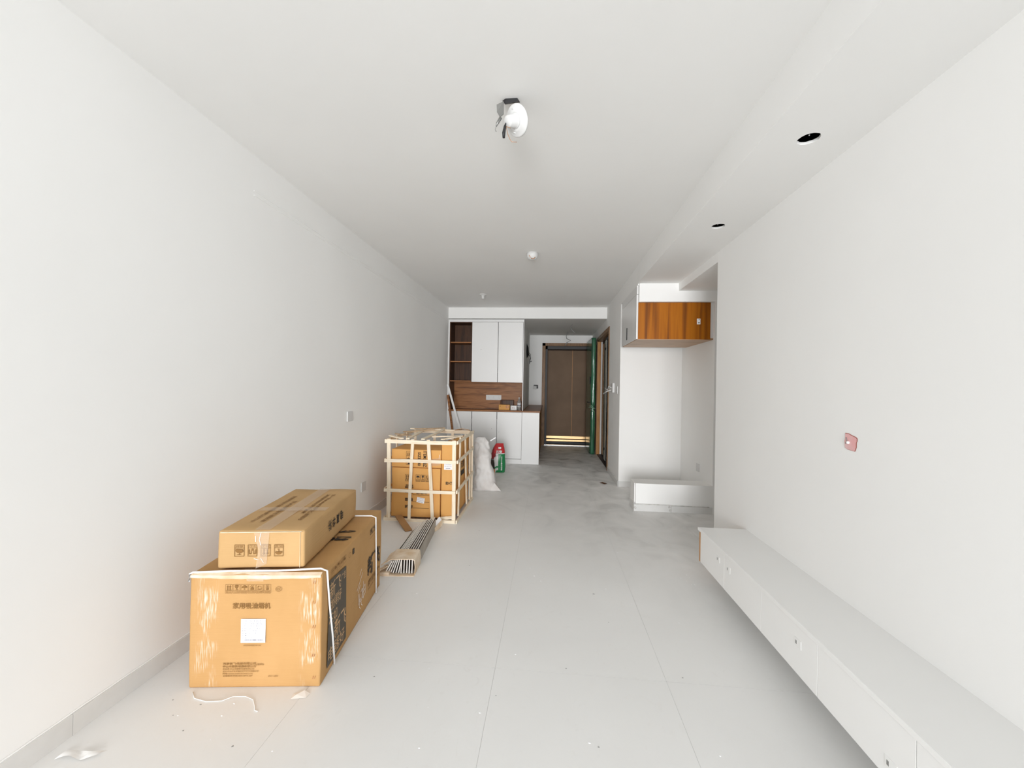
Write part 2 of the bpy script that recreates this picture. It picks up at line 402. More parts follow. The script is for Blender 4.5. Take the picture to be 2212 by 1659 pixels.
# TV wall
struct('wall_right', (XT, YB, 0), (1.5, 3.42, ZS), 'wall')
struct('wall_passage', (1.5, 3.2, 0), (3.2, 3.42, ZS), 'wall')
struct('wall_passage_end', (3.2, 3.2, 0), (3.3, 4.6, ZS), 'wall')
struct('ceiling_passage', (XT, 3.42, ZP), (3.2, 4.415, 2.8), 'ceil')
# ceiling beam with two round downlight cut-outs
bmn = MB()
bmn.box((XH-.004, YB, ZS), (XH+.008, 4.415, ZC))                      # left face
bmn.box((XH-.008, YB, ZS), (XH-.004, 4.415, ZS+.038))                 # corner bead
holes = [(1.118, 1.895), (1.125, 2.878)]; R0 = .0435; sq = .09; th = .012
def plate(x0, y0, x1, y1): bmn.box((x0, y0, ZS), (x1, y1, ZS+th))
yy = YB
for hx, hy in holes:
    plate(XH+.008, yy, XT, hy-sq)
    plate(XH+.008, hy-sq, hx-sq, hy+sq); plate(hx+sq, hy-sq, XT, hy+sq)
    n = 40; vs = []; fs = []
    for z in (ZS, ZS+th):
        for k in range(n):
            a = 2*math.pi*k/n; c, s_ = math.cos(a), math.sin(a); q = sq/max(abs(c), abs(s_))
            vs.append((hx+c*q, hy+s_*q, z)); rr = R0*(1+.02*math.sin(5*a)+.015*math.sin(11*a)); vs.append((hx+c*rr, hy+s_*rr, z))
    for k in range(n):
        a, b2 = 2*k, 2*((k+1) % n)
        fs.append((a, a+1, b2+1, b2)); fs.append((2*n+a, 2*n+b2, 2*n+b2+1, 2*n+a+1)); fs.append((a+1, 2*n+a+1, 2*n+b2+1, b2+1))
    bmn.raw(vs, fs); yy = hy+sq
plate(XH+.008, yy, XT, 4.415)
bmn.box((XH+.008, YB, 2.6), (XT+.02, 4.415, 2.8), 'dark')  # cavity roof in near-black, its shade set by the colour
bmn.box((XT, YB, ZS), (XT+.02, 3.42, 2.6), 'wall')
bmn.build('ceiling_beam', 'ceil', kind='structure')
dk = MB(); dk.box((XH+.0085, YB, ZS+.013), (XH+.0125, 4.4, 2.598)); dk.box((XT-.006, YB, ZS+.013), (XT-.001, 4.4, 2.598))  # inner lining painted near-black so the hollow reads as shade
dk.build('cavity_shade_lining', 'dark', kind='structure')
# wall behind the camera with the balcony window opening that lets the daylight in
wb = MB(); wb.box((XL, YB-.15, 0), (-1.6, YB, 2.8)); wb.box((1.22, YB-.15, 0), (XT+.1, YB, 2.8)); wb.box((-1.6, YB-.15, 2.5), (1.22, YB, 2.8)); wb.box((-1.6, YB-.15, -.02), (1.22, YB, .06))
wb.build('wall_balcony', 'wall', kind='structure')
wn = MB()
for x in (-1.6, 1.18): wn.box((x, YB-.1, .06), (x+.04, YB-.05, 2.5))
wn.box((-1.6, YB-.1, .06), (1.22, YB-.05, .10)); wn.box((-1.6, YB-.1, 2.46), (1.22, YB-.05, 2.5))
wn.build('window_1', 'alu', kind='structure')

# skirting tiles
def skirt(name, runs, h=.078, t=.011):
    first = None
    base = MB()
    for a, b2 in runs: base.bar((*a, h/2), (*b2, h/2), h-.002, t-.002, (0, 0, 1))
    ob = base.build(name, 'grout', kind='structure')
    for a, b2 in runs:
        a, b2 = Vector(a), Vector(b2); L = (b2-a).length; n = max(1, round(L/.80))
        for i in range(n):
            p = a.lerp(b2, i/n); q = a.lerp(b2, (i+1)/n); d = (b2-a).normalized()*.001
            MB().bar((*(p+d), h/2), (*(q-d), h/2), h, t, (0, 0, 1)).build('tile', 'skirt', ob)
    return ob
skirt('baseboard_left', [((XL+.006, YB), (XL+.006, 6.74))], .078)
lip = MB(); 
pts = []
for i in range(160):
    y = .3+i*.04; pts.append((XL+.004+.003*noise.noise(Vector((y*6, 0, 0))), y, .080+.003*noise.noise(Vector((y*9, 3, 0)))))
lip.tube(pts, .0035, n=5); lip.build('trim_3', 'wall', kind='structure')
skirt('baseboard_hall', [((XH-.006, 5.45), (XH-.006, 6.42)), ((XH-.006, 8.08), (XH-.006, 8.98))], .07)
skirt('baseboard_niche', [((XH, 5.45), (XN, 5.45))], .07)

# ------------------------------------------------------------ entrance door
d1 = bpy.data.objects.new('door_1', None); COL.objects.link(d1); d1['kind'] = 'structure'
cs = MB(); cs.box((DL-.04, 8.975, 0), (DL+.03, 9.2, DT+.04)); cs.box((DR-.03, 8.975, 0), (DR+.025, 9.2, DT+.04)); cs.box((DL-.04, 8.975, DT-.025), (DR+.025, 9.2, DT+.04))
cs.build('casing', 'casing', d1, .004)
ic = MB(); ic.box((DL+.03, 9.03, 0), (DL+.075, 9.2, DT-.025)); ic.box((DR-.075, 9.03, 0), (DR-.03, 9.2, DT-.025)); ic.box((DL+.03, 9.03, DT-.09), (DR-.03, 9.2, DT-.025))
ic.build('inner_frame', 'black', d1)
box('threshold', (DL+.03, 8.985, .0), (DR-.03, 9.03, .018), 'silver', d1)
# landing outside
struct('floor_landing', (-.8, 9.2, -.05), (1.6, 10.4, .012), 'dark')
lw = MB(); lw.box((-.8, 9.75, 0), (1.6, 9.85, 2.5)); lw.box((-.85, 9.2, 0), (-.8, 9.8, 2.5)); lw.box((1.6, 9.2, 0), (1.65, 9.8, 2.5)); lw.box((-.8, 9.2, 2.4), (1.6, 9.8, 2.5))
lw.build('wall_landing', 'dark', kind='structure')
t = thing('closed_double_door', 'brown double door with a narrow centre seam beyond the entrance', 'door', (0, 9.32, 0))
box('door_leaf', (-.06, 0, .185), (.515, .04, 2.12), 'doorbrown', t, .003)
box('door_leaf', (.522, 0, .185), (.93, .04, 2.12), 'doorbrown', t, .003)
box('centre_strip', (.514, -.004, .185), (.523, .0, 2.12), 'jamb', t)
lab(box('kick_plate', (-.055, -.015, .115), (.9, .02, .180), 'gold', t, .006), 'shiny brass kick strip')
lab(box('kick_plate', (-.05, -.045, .055), (.9, .0, .105), 'gold', t, .006), 'shiny brass lower kick strip')
box('sill', (-.08, -.06, .013), (.95, .05, .05), 'black', t)
# open leaf wrapped in green film
t = thing('open_entrance_door', 'open entrance door leaf wrapped in shiny green protective film', 'door', (.845, 8.93, .0))
bm = bmesh.new(); n1, n2 = 40, 60
rings = []
for k in range(n2+1):
    z = .012+2.235*k/n2; ring = []
    for j in range(n1):
        a = 2*math.pi*j/n1; c, s_ = math.cos(a), math.sin(a)
        px = .048*abs(c)**.35*(1 if c > 0 else -1); py = -.5+.5*abs(s_)**.25*(1 if s_ > 0 else -1)
        wv = .010*noise.noise(Vector((px*14, py*9, z*1.1)))+.006*noise.noise(Vector((px*30, py*30, z*3)))
        if .80 < z < .98: wv -= .012*math.cos((z-.89)/.09*math.pi/2)
        ring.append(bm.verts.new((px+wv*(1 if c > 0 else -1), py-wv*.5, z)))
    rings.append(ring)
for k in range(n2):
    for j in range(n1): bm.faces.new((rings[k][j], rings[k][(j+1) % n1], rings[k+1][(j+1) % n1], rings[k+1][j]))
bm.faces.new(rings[0][::-1]); bm.faces.new(rings[-1])
me = bpy.data.meshes.new('film'); bm.to_mesh(me); bm.free()
for p in me.polygons: p.use_smooth = True
mesh_obj('film_wrap', me, 'film', t)
kn = MB()
for q in range(7):
    a = q*.9; kn.tube([(-.02, -1.0, .90), (-.02+.03*math.cos(a), -1.03, .90+.05*math.sin(a)), (-.02+.07*math.cos(a*1.3), -1.01, .88+.07*math.sin(a))], [.008, .006, .002], n=5)
kn.build('film_knot', 'filmknot', t)
box('lock_plate', (-.062, -.93, 1.36), (-.05, -.86, 1.50), 'black', t, .003)
hd = MB(); hd.tube([(-.05, -.9, 1.0), (-.09, -.9, 1.0), (-.09, -.78, 1.0)], .01); hd.build('handle', 'black', t)

# ------------------------------------------------------------ sliding door on the right of the hall
d2 = bpy.data.objects.new('door_2', None); COL.objects.link(d2); d2['kind'] = 'structure'
cs = MB(); cs.box((XH-.012, D2a-.06, 0), (XH+.005, D2a+.005, D2t+.06)); cs.box((XH-.012, D2b-.005, 0), (XH+.005, D2b+.06, D2t+.06)); cs.box((XH-.012, D2a, D2t-.005), (XH+.005, D2b, D2t+.06))
cs.build('casing', 'casing', d2, .003)
cs = MB(); cs.box((XH, D2b-.02, 0), (XH+.062, D2b, D2t)); cs.build('jamb', 'jamb', d2)
cs = MB(); cs.box((XH, D2a, 0), (1.06, D2a+.02, D2t)); cs.box((XH, D2a, D2t-.02), (1.06, D2b, D2t)); cs.build('head_jamb', 'casing', d2)
cs = MB(); cs.box((XH+.01, D2a, -.001), (1.05, D2b, .008)); cs.build('floor_track', 'black', d2)
def slider(x, y0, y1, label):
    t = thing('sliding_door', label, 'door', (x, y0, .012)); L = y1-y0; H = D2t-.035; f = .055
    fr = MB(); fr.box((0, 0, 0), (.035, f, H)); fr.box((0, L-f, 0), (.035, L, H)); fr.box((0, f, 0), (.035, L-f, f)); fr.box((0, f, H-f), (.035, L-f, H))
    fr.build('frame', 'black', t, .003)
    box('glass', (.014, f-.005, f-.005), (.020, L-f+.005, H-f+.005), 'glass', t)
    return t
sd = slider(.975, 6.56, 7.30, 'near dark framed glass sliding door panel with a pale aluminium stile')
st = MB(); st.box((-.006, .50, .03), (.0, .72, 2.1)); st.build('stile', 'alu', sd, .002)
for z in (.22, 1.95):
    k = MB(); k.lathe([(.024, 0), (.024, .008), (.0, .009)], n=12, mtx=Matrix.Translation((-.006, .61, z)) @ Matrix.Rotation(-math.pi/2, 4, 'Y')); k.build('knob', 'black', sd)
sd = slider(1.015, 7.26, 7.97, 'far dark framed glass sliding door panel beside the orange brown jamb')
box('edge_strip', (-.005, .46, .03), (0, .66, 2.1), 'walnutl', sd)

# ------------------------------------------------------------ built-in cabinets at the back
Y0 = YC
c = thing('tall_wall_cabinet', 'white wall cabinet with walnut open shelves left of two doors', 'cabinet', (0, Y0, 0))
ca = MB(); ca.box((-1.714, 0, .886), (-1.689, .35, 2.405)); ca.box((-1.689, .002, 2.362), (-.428, .34, 2.405)); ca.box((-.440, .0, .886), (-.430, .35, 2.362))
ca.build('outer_frame', 'white', c)
wi = MB(); wi.box((-1.689, .004, .886), (-1.673, .34, 2.362)); wi.box((-1.318, .004, 1.364), (-1.302, .34, 2.362)); wi.box((-1.673, .004, 2.35), (-1.318, .34, 2.362)); wi.box((-1.673, .325, 1.364), (-1.318, .335, 2.35))
wi.build('shelf_compartment', 'walnutd', c)
for z in (2.008, 1.684, 1.356):
    s_ = MB(); s_.box((-1.673, .006, z), (-1.318, .325, z+.016)); s_.build('shelf', 'walnuth', c)
box('cabinet_underside', (-1.302, .004, 1.354), (-.44, .33, 1.37), 'white', c)
box('back_panel', (-1.673, .33, .886), (-.44, .345, 1.356), 'walnuth', c)
box('side_lining', (-.449, .012, .886), (-.440, .33, 1.354), 'walnutd', c)
for x0, x1, l in ((-1.300, -.864, 1), (-.856, -.444, 0)):
    d = box('door', (x0, -.018, 1.352), (x1, .002, 2.356), 'white', c, .0015)
    if l:
        box('handle', (x1+.0005, -.016, 1.355), (x1+.0075, .0, 1.505), 'black', d)
        s_ = MB(); s_.box((-1.150, -.0195, 1.862), (-1.128, -.018, 1.902)); s_.build('sticker', 'grey_top', d)
        s_ = MB(); s_.box((-1.149, -.0205, 1.888), (-1.142, -.0185, 1.899)); s_.build('sticker_print', 'greyink', d)
c = thing('base_cabinet', 'white low cabinet with flat doors under the walnut worktop', 'cabinet', (0, Y0, 0))
ca = MB(); ca.box((-1.689, .05, .0), (-.442, .34, .857)); ca.box((-1.714, 0, .0), (-1.6895, .34, .884)); ca.build('carcass', 'white', c)
for x0, x1 in ((-1.686, -1.290), (-1.280, -.866), (-.856, -.444)):
    d = box('door', (x0, -.012, .082), (x1, .008, .855), 'white', c, .0015)
    if x1 < -.5: box('handle', (x1+.001, -.01, .735), (x1+.009, .004, .853), 'black', d)
    for sx, sz in ((-.945, .588), (-.82, .505)):
        if x0 < sx < x1:
            q = MB(); q.box((sx-.013, -.0135, sz-.022), (sx+.013, -.012, sz+.022)); q.build('sticker', 'grey_top', d)
            q = MB(); q.box((sx-.006, -.0145, sz+(-.020 if sx < -.9 else .012)), (sx+.002, -.0125, sz+(-.012 if sx < -.9 else .020))); q.build('sticker_print', 'greyink', d)
box('kick_board', (-1.686, -.006, 0), (-.442, .01, .075), 'white', c)
c = thing('shoe_cabinet', 'white deep cabinet end running back into the hall beside the entrance', 'cabinet', (0, Y0, 0))
box('front_panel', (-.440, -.012, .0), (-.152, .008, .857), 'white', c, .0015)
ca = MB(); ca.box((-.440, .008, .0), (-.158, 2.2, .857)); ca.build('carcass', 'kraftd', c)
ct = MB(); ct.box((-1.689, -.018, .859), (-.14, .345, .884)); ct.box((-.4405, .345, .859), (-.14, 2.225, .884))
o = ct.build('worktop', 'walnuth', loc=(0, Y0, 0)); tag(o, 'brown wood worktop running over the white cabinets into the hall', 'worktop')
# things on the worktop and the wall panel
def socket(name, label, loc, rz, w_, h_, gang=1, cat='socket', slots=True, grp=None):
    t = thing(name, label, cat, loc, rz, grp)
    box('plate', (-w_/2, -.009, -h_/2), (w_/2, 0, h_/2), 'socket', t, .002)
    if slots:
        for g_ in range(gang):
            cx = (g_-(gang-1)/2)*w_/gang
            q = MB()
            q.box((cx-.012, -.0095, -.014), (cx-.008, -.0088, -.002)); q.box((cx+.008, -.0095, -.014), (cx+.012, -.0088, -.002)); q.box((cx-.002, -.0095, .006), (cx+.002, -.0088, .016))
            q.build('slot', 'greywire', t)
    return t
socket('socket_plate', 'long white triple socket on the brown wood back panel', (-.965, 7.0995, 1.085), 0, .27, .088, 3)
t = thing('small_carton', 'small orange brown carton on the worktop left of the white box', 'box', (-.845, 6.87, .8845))
mesh_obj('body', carton(.185, .10, .088, .003, .001, 3, 2), 'kraft3', t)
sh = Sheet((.0, -.0008, 0), (1, 0, 0), (0, 0, 1)); sh.line([(.125, .07), (.16, .075), (.165, .04), (.13, .035), (.125, .07)], .007, 'darkred'); sh.cut('print', 'darkred', t); sh.rect(.015, .06, .035, .068, 'inkbrown')
sh.build('print', 'darkred', t)
o = mesh_obj('dark_block', carton(.23, .08, .165, .003, .001, 3, 5), 'walnutd'); o.location = (-.835, 7.0, .8845); tag(o, 'dark brown flat block standing behind the small carton on worktop', 'box')  # plain dark block filling the dark area behind the small carton
t = thing('white_carton', 'small white box between the brown carton and plastic bottle', 'box', (-.645, 6.87, .8845), -.05)
mesh_obj('body', carton(.105, .07, .078, .003, .001, 2, 3), 'bagwhite', t)
sh = Sheet((0, -.0008, 0), (1, 0, 0), (0, 0, 1)); sh.text('D', .03, .03, .05, .05, 'darkred'); sh.cut('print', 'darkred', t); sh.rect(.055, .035, .08, .04, 'greyink'); sh.build('print', 'darkred', t)
t = thing('plastic_bottle', 'clear plastic drink bottle with a white label on the worktop', 'bottle', (-.50, 6.90, .8845))
q = MB(); q.lathe([(.028, 0), (.033, .01), (.033, .13), (.030, .15), (.014, .185), (.013, .20)], n=20); q.build('body', 'pet', t)
q = MB(); q.lathe([(.0338, .05), (.0338, .125)], n=20); q.v = q.v; q.build('label_wrap', 'bagwhite', t)
q = MB(); q.lathe([(.0342, .07), (.0342, .092)], n=20); q.build('label_print', 'greyink', t)
q = MB(); q.lathe([(.015, .20), (.015, .216), (0, .217)], n=16); q.build('cap', 'bagwhite', t)
# battens leaning in the corner
o = MB().bar((-1.695, 6.735, 1.125), (-1.50, 6.62, .012), .034, .016, (1, 0, 0)).build('wooden_batten', 'walnuth'); tag(o, 'brown wooden batten leaning in the corner by left wall', 'batten')
o = MB().bar((-1.70, 6.735, 1.30), (-1.27, 6.55, .014), .032, .014, (1, 0, .3)).build('white_batten', 'white'); tag(o, 'tall white batten leaning against the walnut shelves', 'batten')

# hall fittings
t = thing('switch_plate', 'white switch plate hanging loose from an open box in hall', 'switch', (-.31, 8.998, 1.28))
box('back_box', (-.03, -.004, -.035), (.07, 0, .045), 'black', t)
q = MB(); q.bar((-.045, -.02, -.012), (.035, -.035, -.02), .072, .008, (0, 0, 1)); q.build('plate', 'socket', t)
t = thing('wall_junction_box', 'black open junction box with loose wires on hall left wall', 'junction box', (-.43, 7.75, 1.95))
q = MB(); q.raw([(.001, -.16, .14), (.001, .0, .05), (.001, .14, .0), (.001, .17, -.10), (.001, .02, -.12), (.001, -.12, .0), (.03, -.10, .08), (.035, .05, .0), (.03, .10, -.07), (.03, -.02, -.06)],
    [(0, 1, 7, 6), (1, 2, 8, 7), (2, 3, 8), (3, 4, 9, 8), (4, 5, 9), (5, 0, 6, 9), (6, 7, 8, 9)]); q.build('box', 'black', t)
q = MB(); q.tube([(.02, .02, -.02), (.07, .06, -.12), (.05, .02, -.20), (.09, -.02, -.18)], .006); q.tube([(.02, .06, .0), (.06, .14, -.04), (.04, .20, -.22)], .005); q.build('wire', 'black', t)
def wires(name, label, loc, paths, m, cat='wire'):
    q = MB()
    for p, r in paths: q.tube(p, r)
    o = q.build(name, m); o.location = loc; return tag(o, label, cat)
wires('ceiling_wire', 'dark wire dangling from hall ceiling, nearer the main room', (.40, 7.42, 2.42), [([(0, 0, .005), (-.03, 0, -.05), (-.01, 0, -.10), (.05, -.02, -.15)], .008)], 'greywire')
wires('ceiling_wire', 'zigzag wire dangling from hall ceiling, nearer the entrance door', (.36, 8.38, 2.42), [([(.0, 0, .005), (-.03, 0, -.09), (-.02, 0, -.14), (.06, -.01, -.18), (-.01, 0, -.22), (-.05, 0, -.29)], .008)], 'greywire')
t = thing('door_phone_bracket', 'white wall bracket with loose cables beside the sliding door', 'bracket', (XH, 5.98, 1.29))
box('plate', (-.03, -.10, -.065), (0, .06, .07), 'socket', t, .003)
q = MB(); q.tube([(-.03, -.0, 0), (-.06, .05, .03), (-.07, .08, -.03), (-.10, .18, .0)], .006); q.tube([(-.03, .02, -.03), (-.08, .08, -.05), (-.12, .2, -.09)], .008); q.build('cable', 'socket', t)
socket('switch_plate', 'pale grey switch plate on the wall right of the white bracket', (XH, 5.66, 1.265), math.pi/2*3, .086, .1, 1, 'switch')

# ------------------------------------------------------------ fridge niche: overhead cabinet, plinth
c = thing('overhead_cabinet', 'overhead cabinet with a walnut side panel above the fridge niche', 'cabinet', (XH, 4.455, 1.822))
box('side_panel', (.012, 0, 0), (.755, .018, .388), 'walnutv', c)
box('bottom_panel', (.004, .004, -.006), (.785, .86, .012), 'walnutl', c)
ca = MB(); ca.box((.755, .01, .0), (.785, .86, .388)); ca.box((.02, .018, .376), (.76, .86, .388)); ca.box((.02, .84, .012), (.76, .86, .376)); ca.build('carcass', 'white', c)
d = box('door', (-.008, .0, .0), (.010, .86, .475), 'white', c, .001)
box('handle', (-.0105, .50, .045), (-.008, .545, .19), 'black', d)
box('filler_panel', (-.006, .0, .480), (.010, .86, .570), 'white', c, .001)
q = box('sticker', (.617, -.003, .158), (.652, 0, .218), 'label', c); q = MB(); q.box((.635, -.004, .205), (.643, -.0028, .213)); q.box((.628, -.004, .170), (.646, -.0028, .178)); q.build('sticker_print', 'ink', c)
t = thing('plinth', 'low white plastered plinth at the foot of the fridge niche', 'plinth', (XH, 4.415, 0))
box('body', (.004, .0, 0), (.785, .225, .289), 'wall', t, .002)
box('side_return', (-.004, .03, .075), (.004, .225, .285), 'wall', t)
q = MB(); q.box((-.008, -.009, 0), (.37, .0, .07)); q.build('skirting_tile', 'skirt', t)
q = MB(); q.box((.372, -.009, 0), (.785, .0, .066)); q.build('skirting_tile', 'skirt', t)
q = MB(); q.box((-.012, -.004, 0), (-.003, .225, .082)); q.build('skirting_tile', 'skirt', t)
q = MB()
pts = [(x*.04-.008, -.007+.002*noise.noise(Vector((x*.9, 1, 0))), .074-.003*(x > 9)+.003*noise.noise(Vector((x*.8, 5, 0)))) for x in range(20)]
q.tube(pts, .0045, n=5)
for x, z in ((.0, .035), (.35, .055), (.36, .02)): q.lathe([(.012, 0), (.008, .006), (0, .008)], n=7, mtx=Matrix.Translation((x, -.009, z)) @ Matrix.Rotation(math.pi/2, 4, 'X'))
q.build('plaster_edge', 'plaster', t)
socket('wall_socket', 'white socket on the right wall inside the fridge niche', (XN, 4.83, .40), -math.pi/2, .086, .086, 1, slots=False)

# ------------------------------------------------------------ TV cabinet
c = thing('low_tv_cabinet', 'long white floating media cabinet along the right wall', 'cabinet', (0, 0, .135))
XF = 1.033; TH = .222
TY = 2.875; TN = -.6
box('top_panel', (XF-.004, TN, TH-.018), (XT, TY+.012, TH), 'grey_top', c, .001)
box('front_edge_band', (XF-.0065, TN, TH-.018), (XF-.0045, TY+.012, TH), 'tvfront', c)
ca = MB(); ca.box((XF+.02, TN+.01, .0), (XT, TY-.02, TH-.02)); ca.build('carcass', 'white', c)
box('end_panel', (XF, TY-.018, 0), (XT, TY, TH-.019), 'jamb', c)
ya = [TY-.020, 2.482, 2.064, 1.652, 1.235, .82, .41, 0.0, -.58]
for k in range(8):
    q = box('drawer_front', (XF, ya[k+1]+.0012, .002), (XF+.018, ya[k]-.0012, TH-.024), 'tvfront', c, .0008)
    for sy, sz in ((2.565, .14), (2.425, .14), (1.775, .13), (1.317, .052)):
        if ya[k+1] < sy < ya[k]:
            s_ = MB(); s_.box((XF-.0012, sy-.022, sz-.017), (XF-.0002, sy+.022, sz+.017)); s_.build('sticker', 'whiteedge', q)
            s_ = MB(); s_.box((XF-.002, sy+.006, sz-.008), (XF-.0011, sy+.014, sz+.006)); s_.build('sticker_print', 'greywire', q)

# ------------------------------------------------------------ wall fittings
socket('switch_plate', 'white switch plate at chest height on the left wall', (XL, 3.38, 1.01), math.pi/2, .086, .086, 1, 'switch', slots=False)
socket('wall_socket', 'low white socket plate on left wall between carton and crate', (XL, 3.667, .334), math.pi/2, .086, .086, 1, slots=False)
t = thing('open_wall_box', 'pink back box torn open in the right wall with white cap', 'junction box', (XT, 1.936, 1.071))
sh = Sheet((0, 0, 0), (0, -1, 0), (0, 0, 1), .0012)
out = [(-.038, .040), (-.014, .040), (-.004, .036), (.026, .029), (.034, .024), (.034, .012), (.030, .004), (.030, -.015), (.022, -.034), (.0, -.033), (-.026, -.031), (-.040, -.024), (-.042, .005), (-.038, .018)]
sh.poly([(x*1.02, y*1.02) for x, y in out], 'pinkedge'); sh.poly([(x*.97-.0015, y*.96-.0005) for x, y in out], 'pink', .0008)
sh.build('back_box', 'pink', t)
q = MB(); q.lathe([(.0065, 0), (.0065, .006), (.003, .009), (0, .009)], n=14, mtx=Matrix.Translation((-.002, .016, .0)) @ Matrix.Rotation(-math.pi/2, 4, 'Y')); q.build('cap', 'whiteedge', t)
q = MB(); q.tube([(-.003, .03, .022), (-.006, .022, .006), (-.003, .016, -.002)], .0016); q.tube([(-.003, .034, -.006), (-.006, .026, .0), (-.003, .02, .0)], .0016); q.build('wire', 'greywire', t)

# ------------------------------------------------------------ lamp holders on the ceiling
def rose(t, mtx, R, cap=.3, hgt=.03):
    q = MB(); q.lathe([(R, 0), (R*1.0, .006), (R*.93, .010), (R*.72, .012), (R*.66, .017), (R*.5, .018)], n=36, mtx=mtx); q.build('base_disc', 'socket', t)
    q = MB(); q.lathe([(R*.5, .017), (R*.46, .022), (R*.40, .024), (R*.37, .062), (R*.33, .065), (0, .065)], n=28, mtx=mtx); q.build('lamp_socket', 'socket', t)
t = thing('hanging_lamp_holder', 'white round lamp holder hanging askew on wires from the ceiling', 'lamp holder', (-.163, 1.84, 2.505))
ax = Vector((-.62, -.62, -.44)).normalized()
mt = ax.to_track_quat('Z', 'Y').to_matrix().to_4x4()
rose(t, mt, .066)
for a in (1.2, 3.9):
    q = MB(); p = mt @ Vector((.048*math.cos(a), .048*math.sin(a), .0125)); p2 = mt @ Vector((.048*math.cos(a+.35), .048*math.sin(a+.35), .0125)); q.tube([p, p2], .0035); q.build('screw_slot', 'grey_top', t)

q = MB(); q.tube([(-.02, .03, .10), (-.03, .03, .06), (-.03, .02, .02)], .0035); q.tube([(.0, .04, .10), (-.015, .03, .05), (-.01, .02, .02)], .0035); q.build('hanging_wire', 'copper', t)
t = thing('ceiling_junction_box', 'dark open metal box in the ceiling behind the askew lamp holder', 'junction box', (-.205, 1.845, ZC))
q = MB(); q.raw([(-.030, .0, -.004), (-.014, -.010, -.026), (.040, -.010, -.016), (.050, .02, 0), (-.02, .03, 0), (-.014, -.010, 0), (.040, -.010, 0)], [(0, 1, 5), (1, 2, 6, 5), (2, 3, 6), (0, 4, 3, 2, 1)]); q.build('box', 'black', t)
q = MB(); q.raw([(-.052, -.02, -.035), (-.02, -.02, -.022), (-.018, -.03, -.085), (-.035, -.03, -.10), (-.050, -.022, -.070)], [(0, 1, 2, 3, 4)]); o = q.build('bracket', 'metalplate', t); o.modifiers.new('thick', 'SOLIDIFY').thickness = .003
wires('stripped_cable', 'short dark cable end drooping left below the lamp holder', (-.235, 1.80, 2.475), [([(.0, .0, .02), (-.015, 0, -.005), (-.02, 0, -.02)], [.007, .006, .002]), ([(-.02, 0, -.02), (-.024, 0, -.032), (-.019, 0, -.042)], .0015)], 'metalplate')
wires('stripped_cable', 'longer black tipped cable hanging straight below the lamp holder', (-.215, 1.80, 2.455), [([(.004, .01, .03), (0, 0, .0), (-.005, 0, -.03), (-.005, 0, -.05)], [.002, .006, .008, .006])], 'black')
wires('thin_wire', 'thin bent brown wire below the lamp holder', (-.21, 1.80, 2.455), [([(0, 0, .0), (.008, 0, -.035), (.016, 0, -.055), (.026, 0, -.07), (.05, 0, -.072)], .0012), ([(.0, 0, .0), (.02, 0, -.008)], .0012)], 'copper')
t = thing('ceiling_lamp_holder', 'white lamp holder with a broken cover on mid ceiling', 'lamp holder', (-.185, 4.0, ZC))
q = MB(); q.lathe([(.056, 0), (.054, -.03), (.042, -.055), (.02, -.066), (0, -.068)], n=28); q.build('cover', 'socket', t)
q = MB(); q.tube([(-.03, -.044, -.03), (-.02, -.04, -.05), (.0, -.035, -.058)], .003); q.tube([(-.01, -.03, -.063), (.015, -.03, -.062), (.03, -.035, -.05)], .004); q.build('break_line', 'copper', t)
t = thing('ceiling_lamp_holder', 'small white lamp holder on the ceiling near the hall bulkhead', 'lamp holder', (-.968, 5.79, ZC))
rose(t, Matrix.Rotation(math.pi, 4, 'X'), .052)
for (hx, hy), l in zip(holes, ('pale wire end inside the nearer, larger looking downlight hole', 'pale wire end inside the farther, smaller looking downlight hole')):
    wires('downlight_wire', l, (hx-.01, hy-.02, ZS), [([(0, 0, .004), (.008, .012, .018), (.0, .03, .05), (-.01, .05, .12)], .0025)], 'socket')

# ------------------------------------------------------------ big carton (range hood)
c = thing('large_carton', 'large scuffed brown carton with black and white print, lowest in the pair', 'box', (-.953-.547*math.cos(.128), 1.665-.547*math.sin(.128), 0), .128)
W1, D1, H1 = .547, .90, .480
mesh_obj('body', carton(W1, D1, H1, .008, .004, 14, 1), 'kraft1', c)
fo = -.0035
sh = Sheet((0, fo, 0), (1, 0, 0), (0, 0, 1))
x = .147
for k, wd in zip(('up', 'glass', 'umbrella', 'hook', 'roll', 'stack'), ('向上', '小心轻放', '防雨', '禁止手钩', '禁止翻滚', '堆码极限')):
    sh.icon(k, x, .401, x+.0285, .4385, 'inkbrown', .0011, wd); x += .0318; sh.cut('handling_symbol', 'inkbrown', c)
sh.ring(.368, .4185, .0135, .0105, .0012, 'inkbrown')
for k in range(3): sh.ring(.3625+.006*k, .4185, .0042, .0048, .0013, 'inkbrown', 8, .9, 5.4)
sh.build('certification_mark', 'inkbrown', c)
sh = Sheet((0, fo, 0), (1, 0, 0), (0, 0, 1)); sh.text('家用吸油烟机', .179, .335, .335, .3605, 'inkbrown', .012); sh.build('product_lettering', 'inkbrown', c)
sh = Sheet((0, fo, 0), (1, 0, 0), (0, 0, 1))
sh.text('河南新飞电器有限公司', .143, .0985, .279, .1085, 'inkbrown', .012); sh.text('(监制)', .281, .095, .312, .104, 'inkbrown', .008); sh.cut('maker_lettering', 'inkbrown', c)
sh.text('中山市酷新电器有限公司', .143, .087, .279, .0965, 'inkbrown', .012); sh.cut('maker_lettering', 'inkbrown', c)
sh.text('制造商:中山市酷新电器有限公司', .143, .0775, .272, .0845, 'inkbrown', .004); sh.cut('maker_lettering', 'inkbrown', c)
sh.text('地址:中山市东凤镇东和平村东园路69号', .143, .068, .291, .0750, 'inkbrown', .004); sh.cut('maker_lettering', 'inkbrown', c)
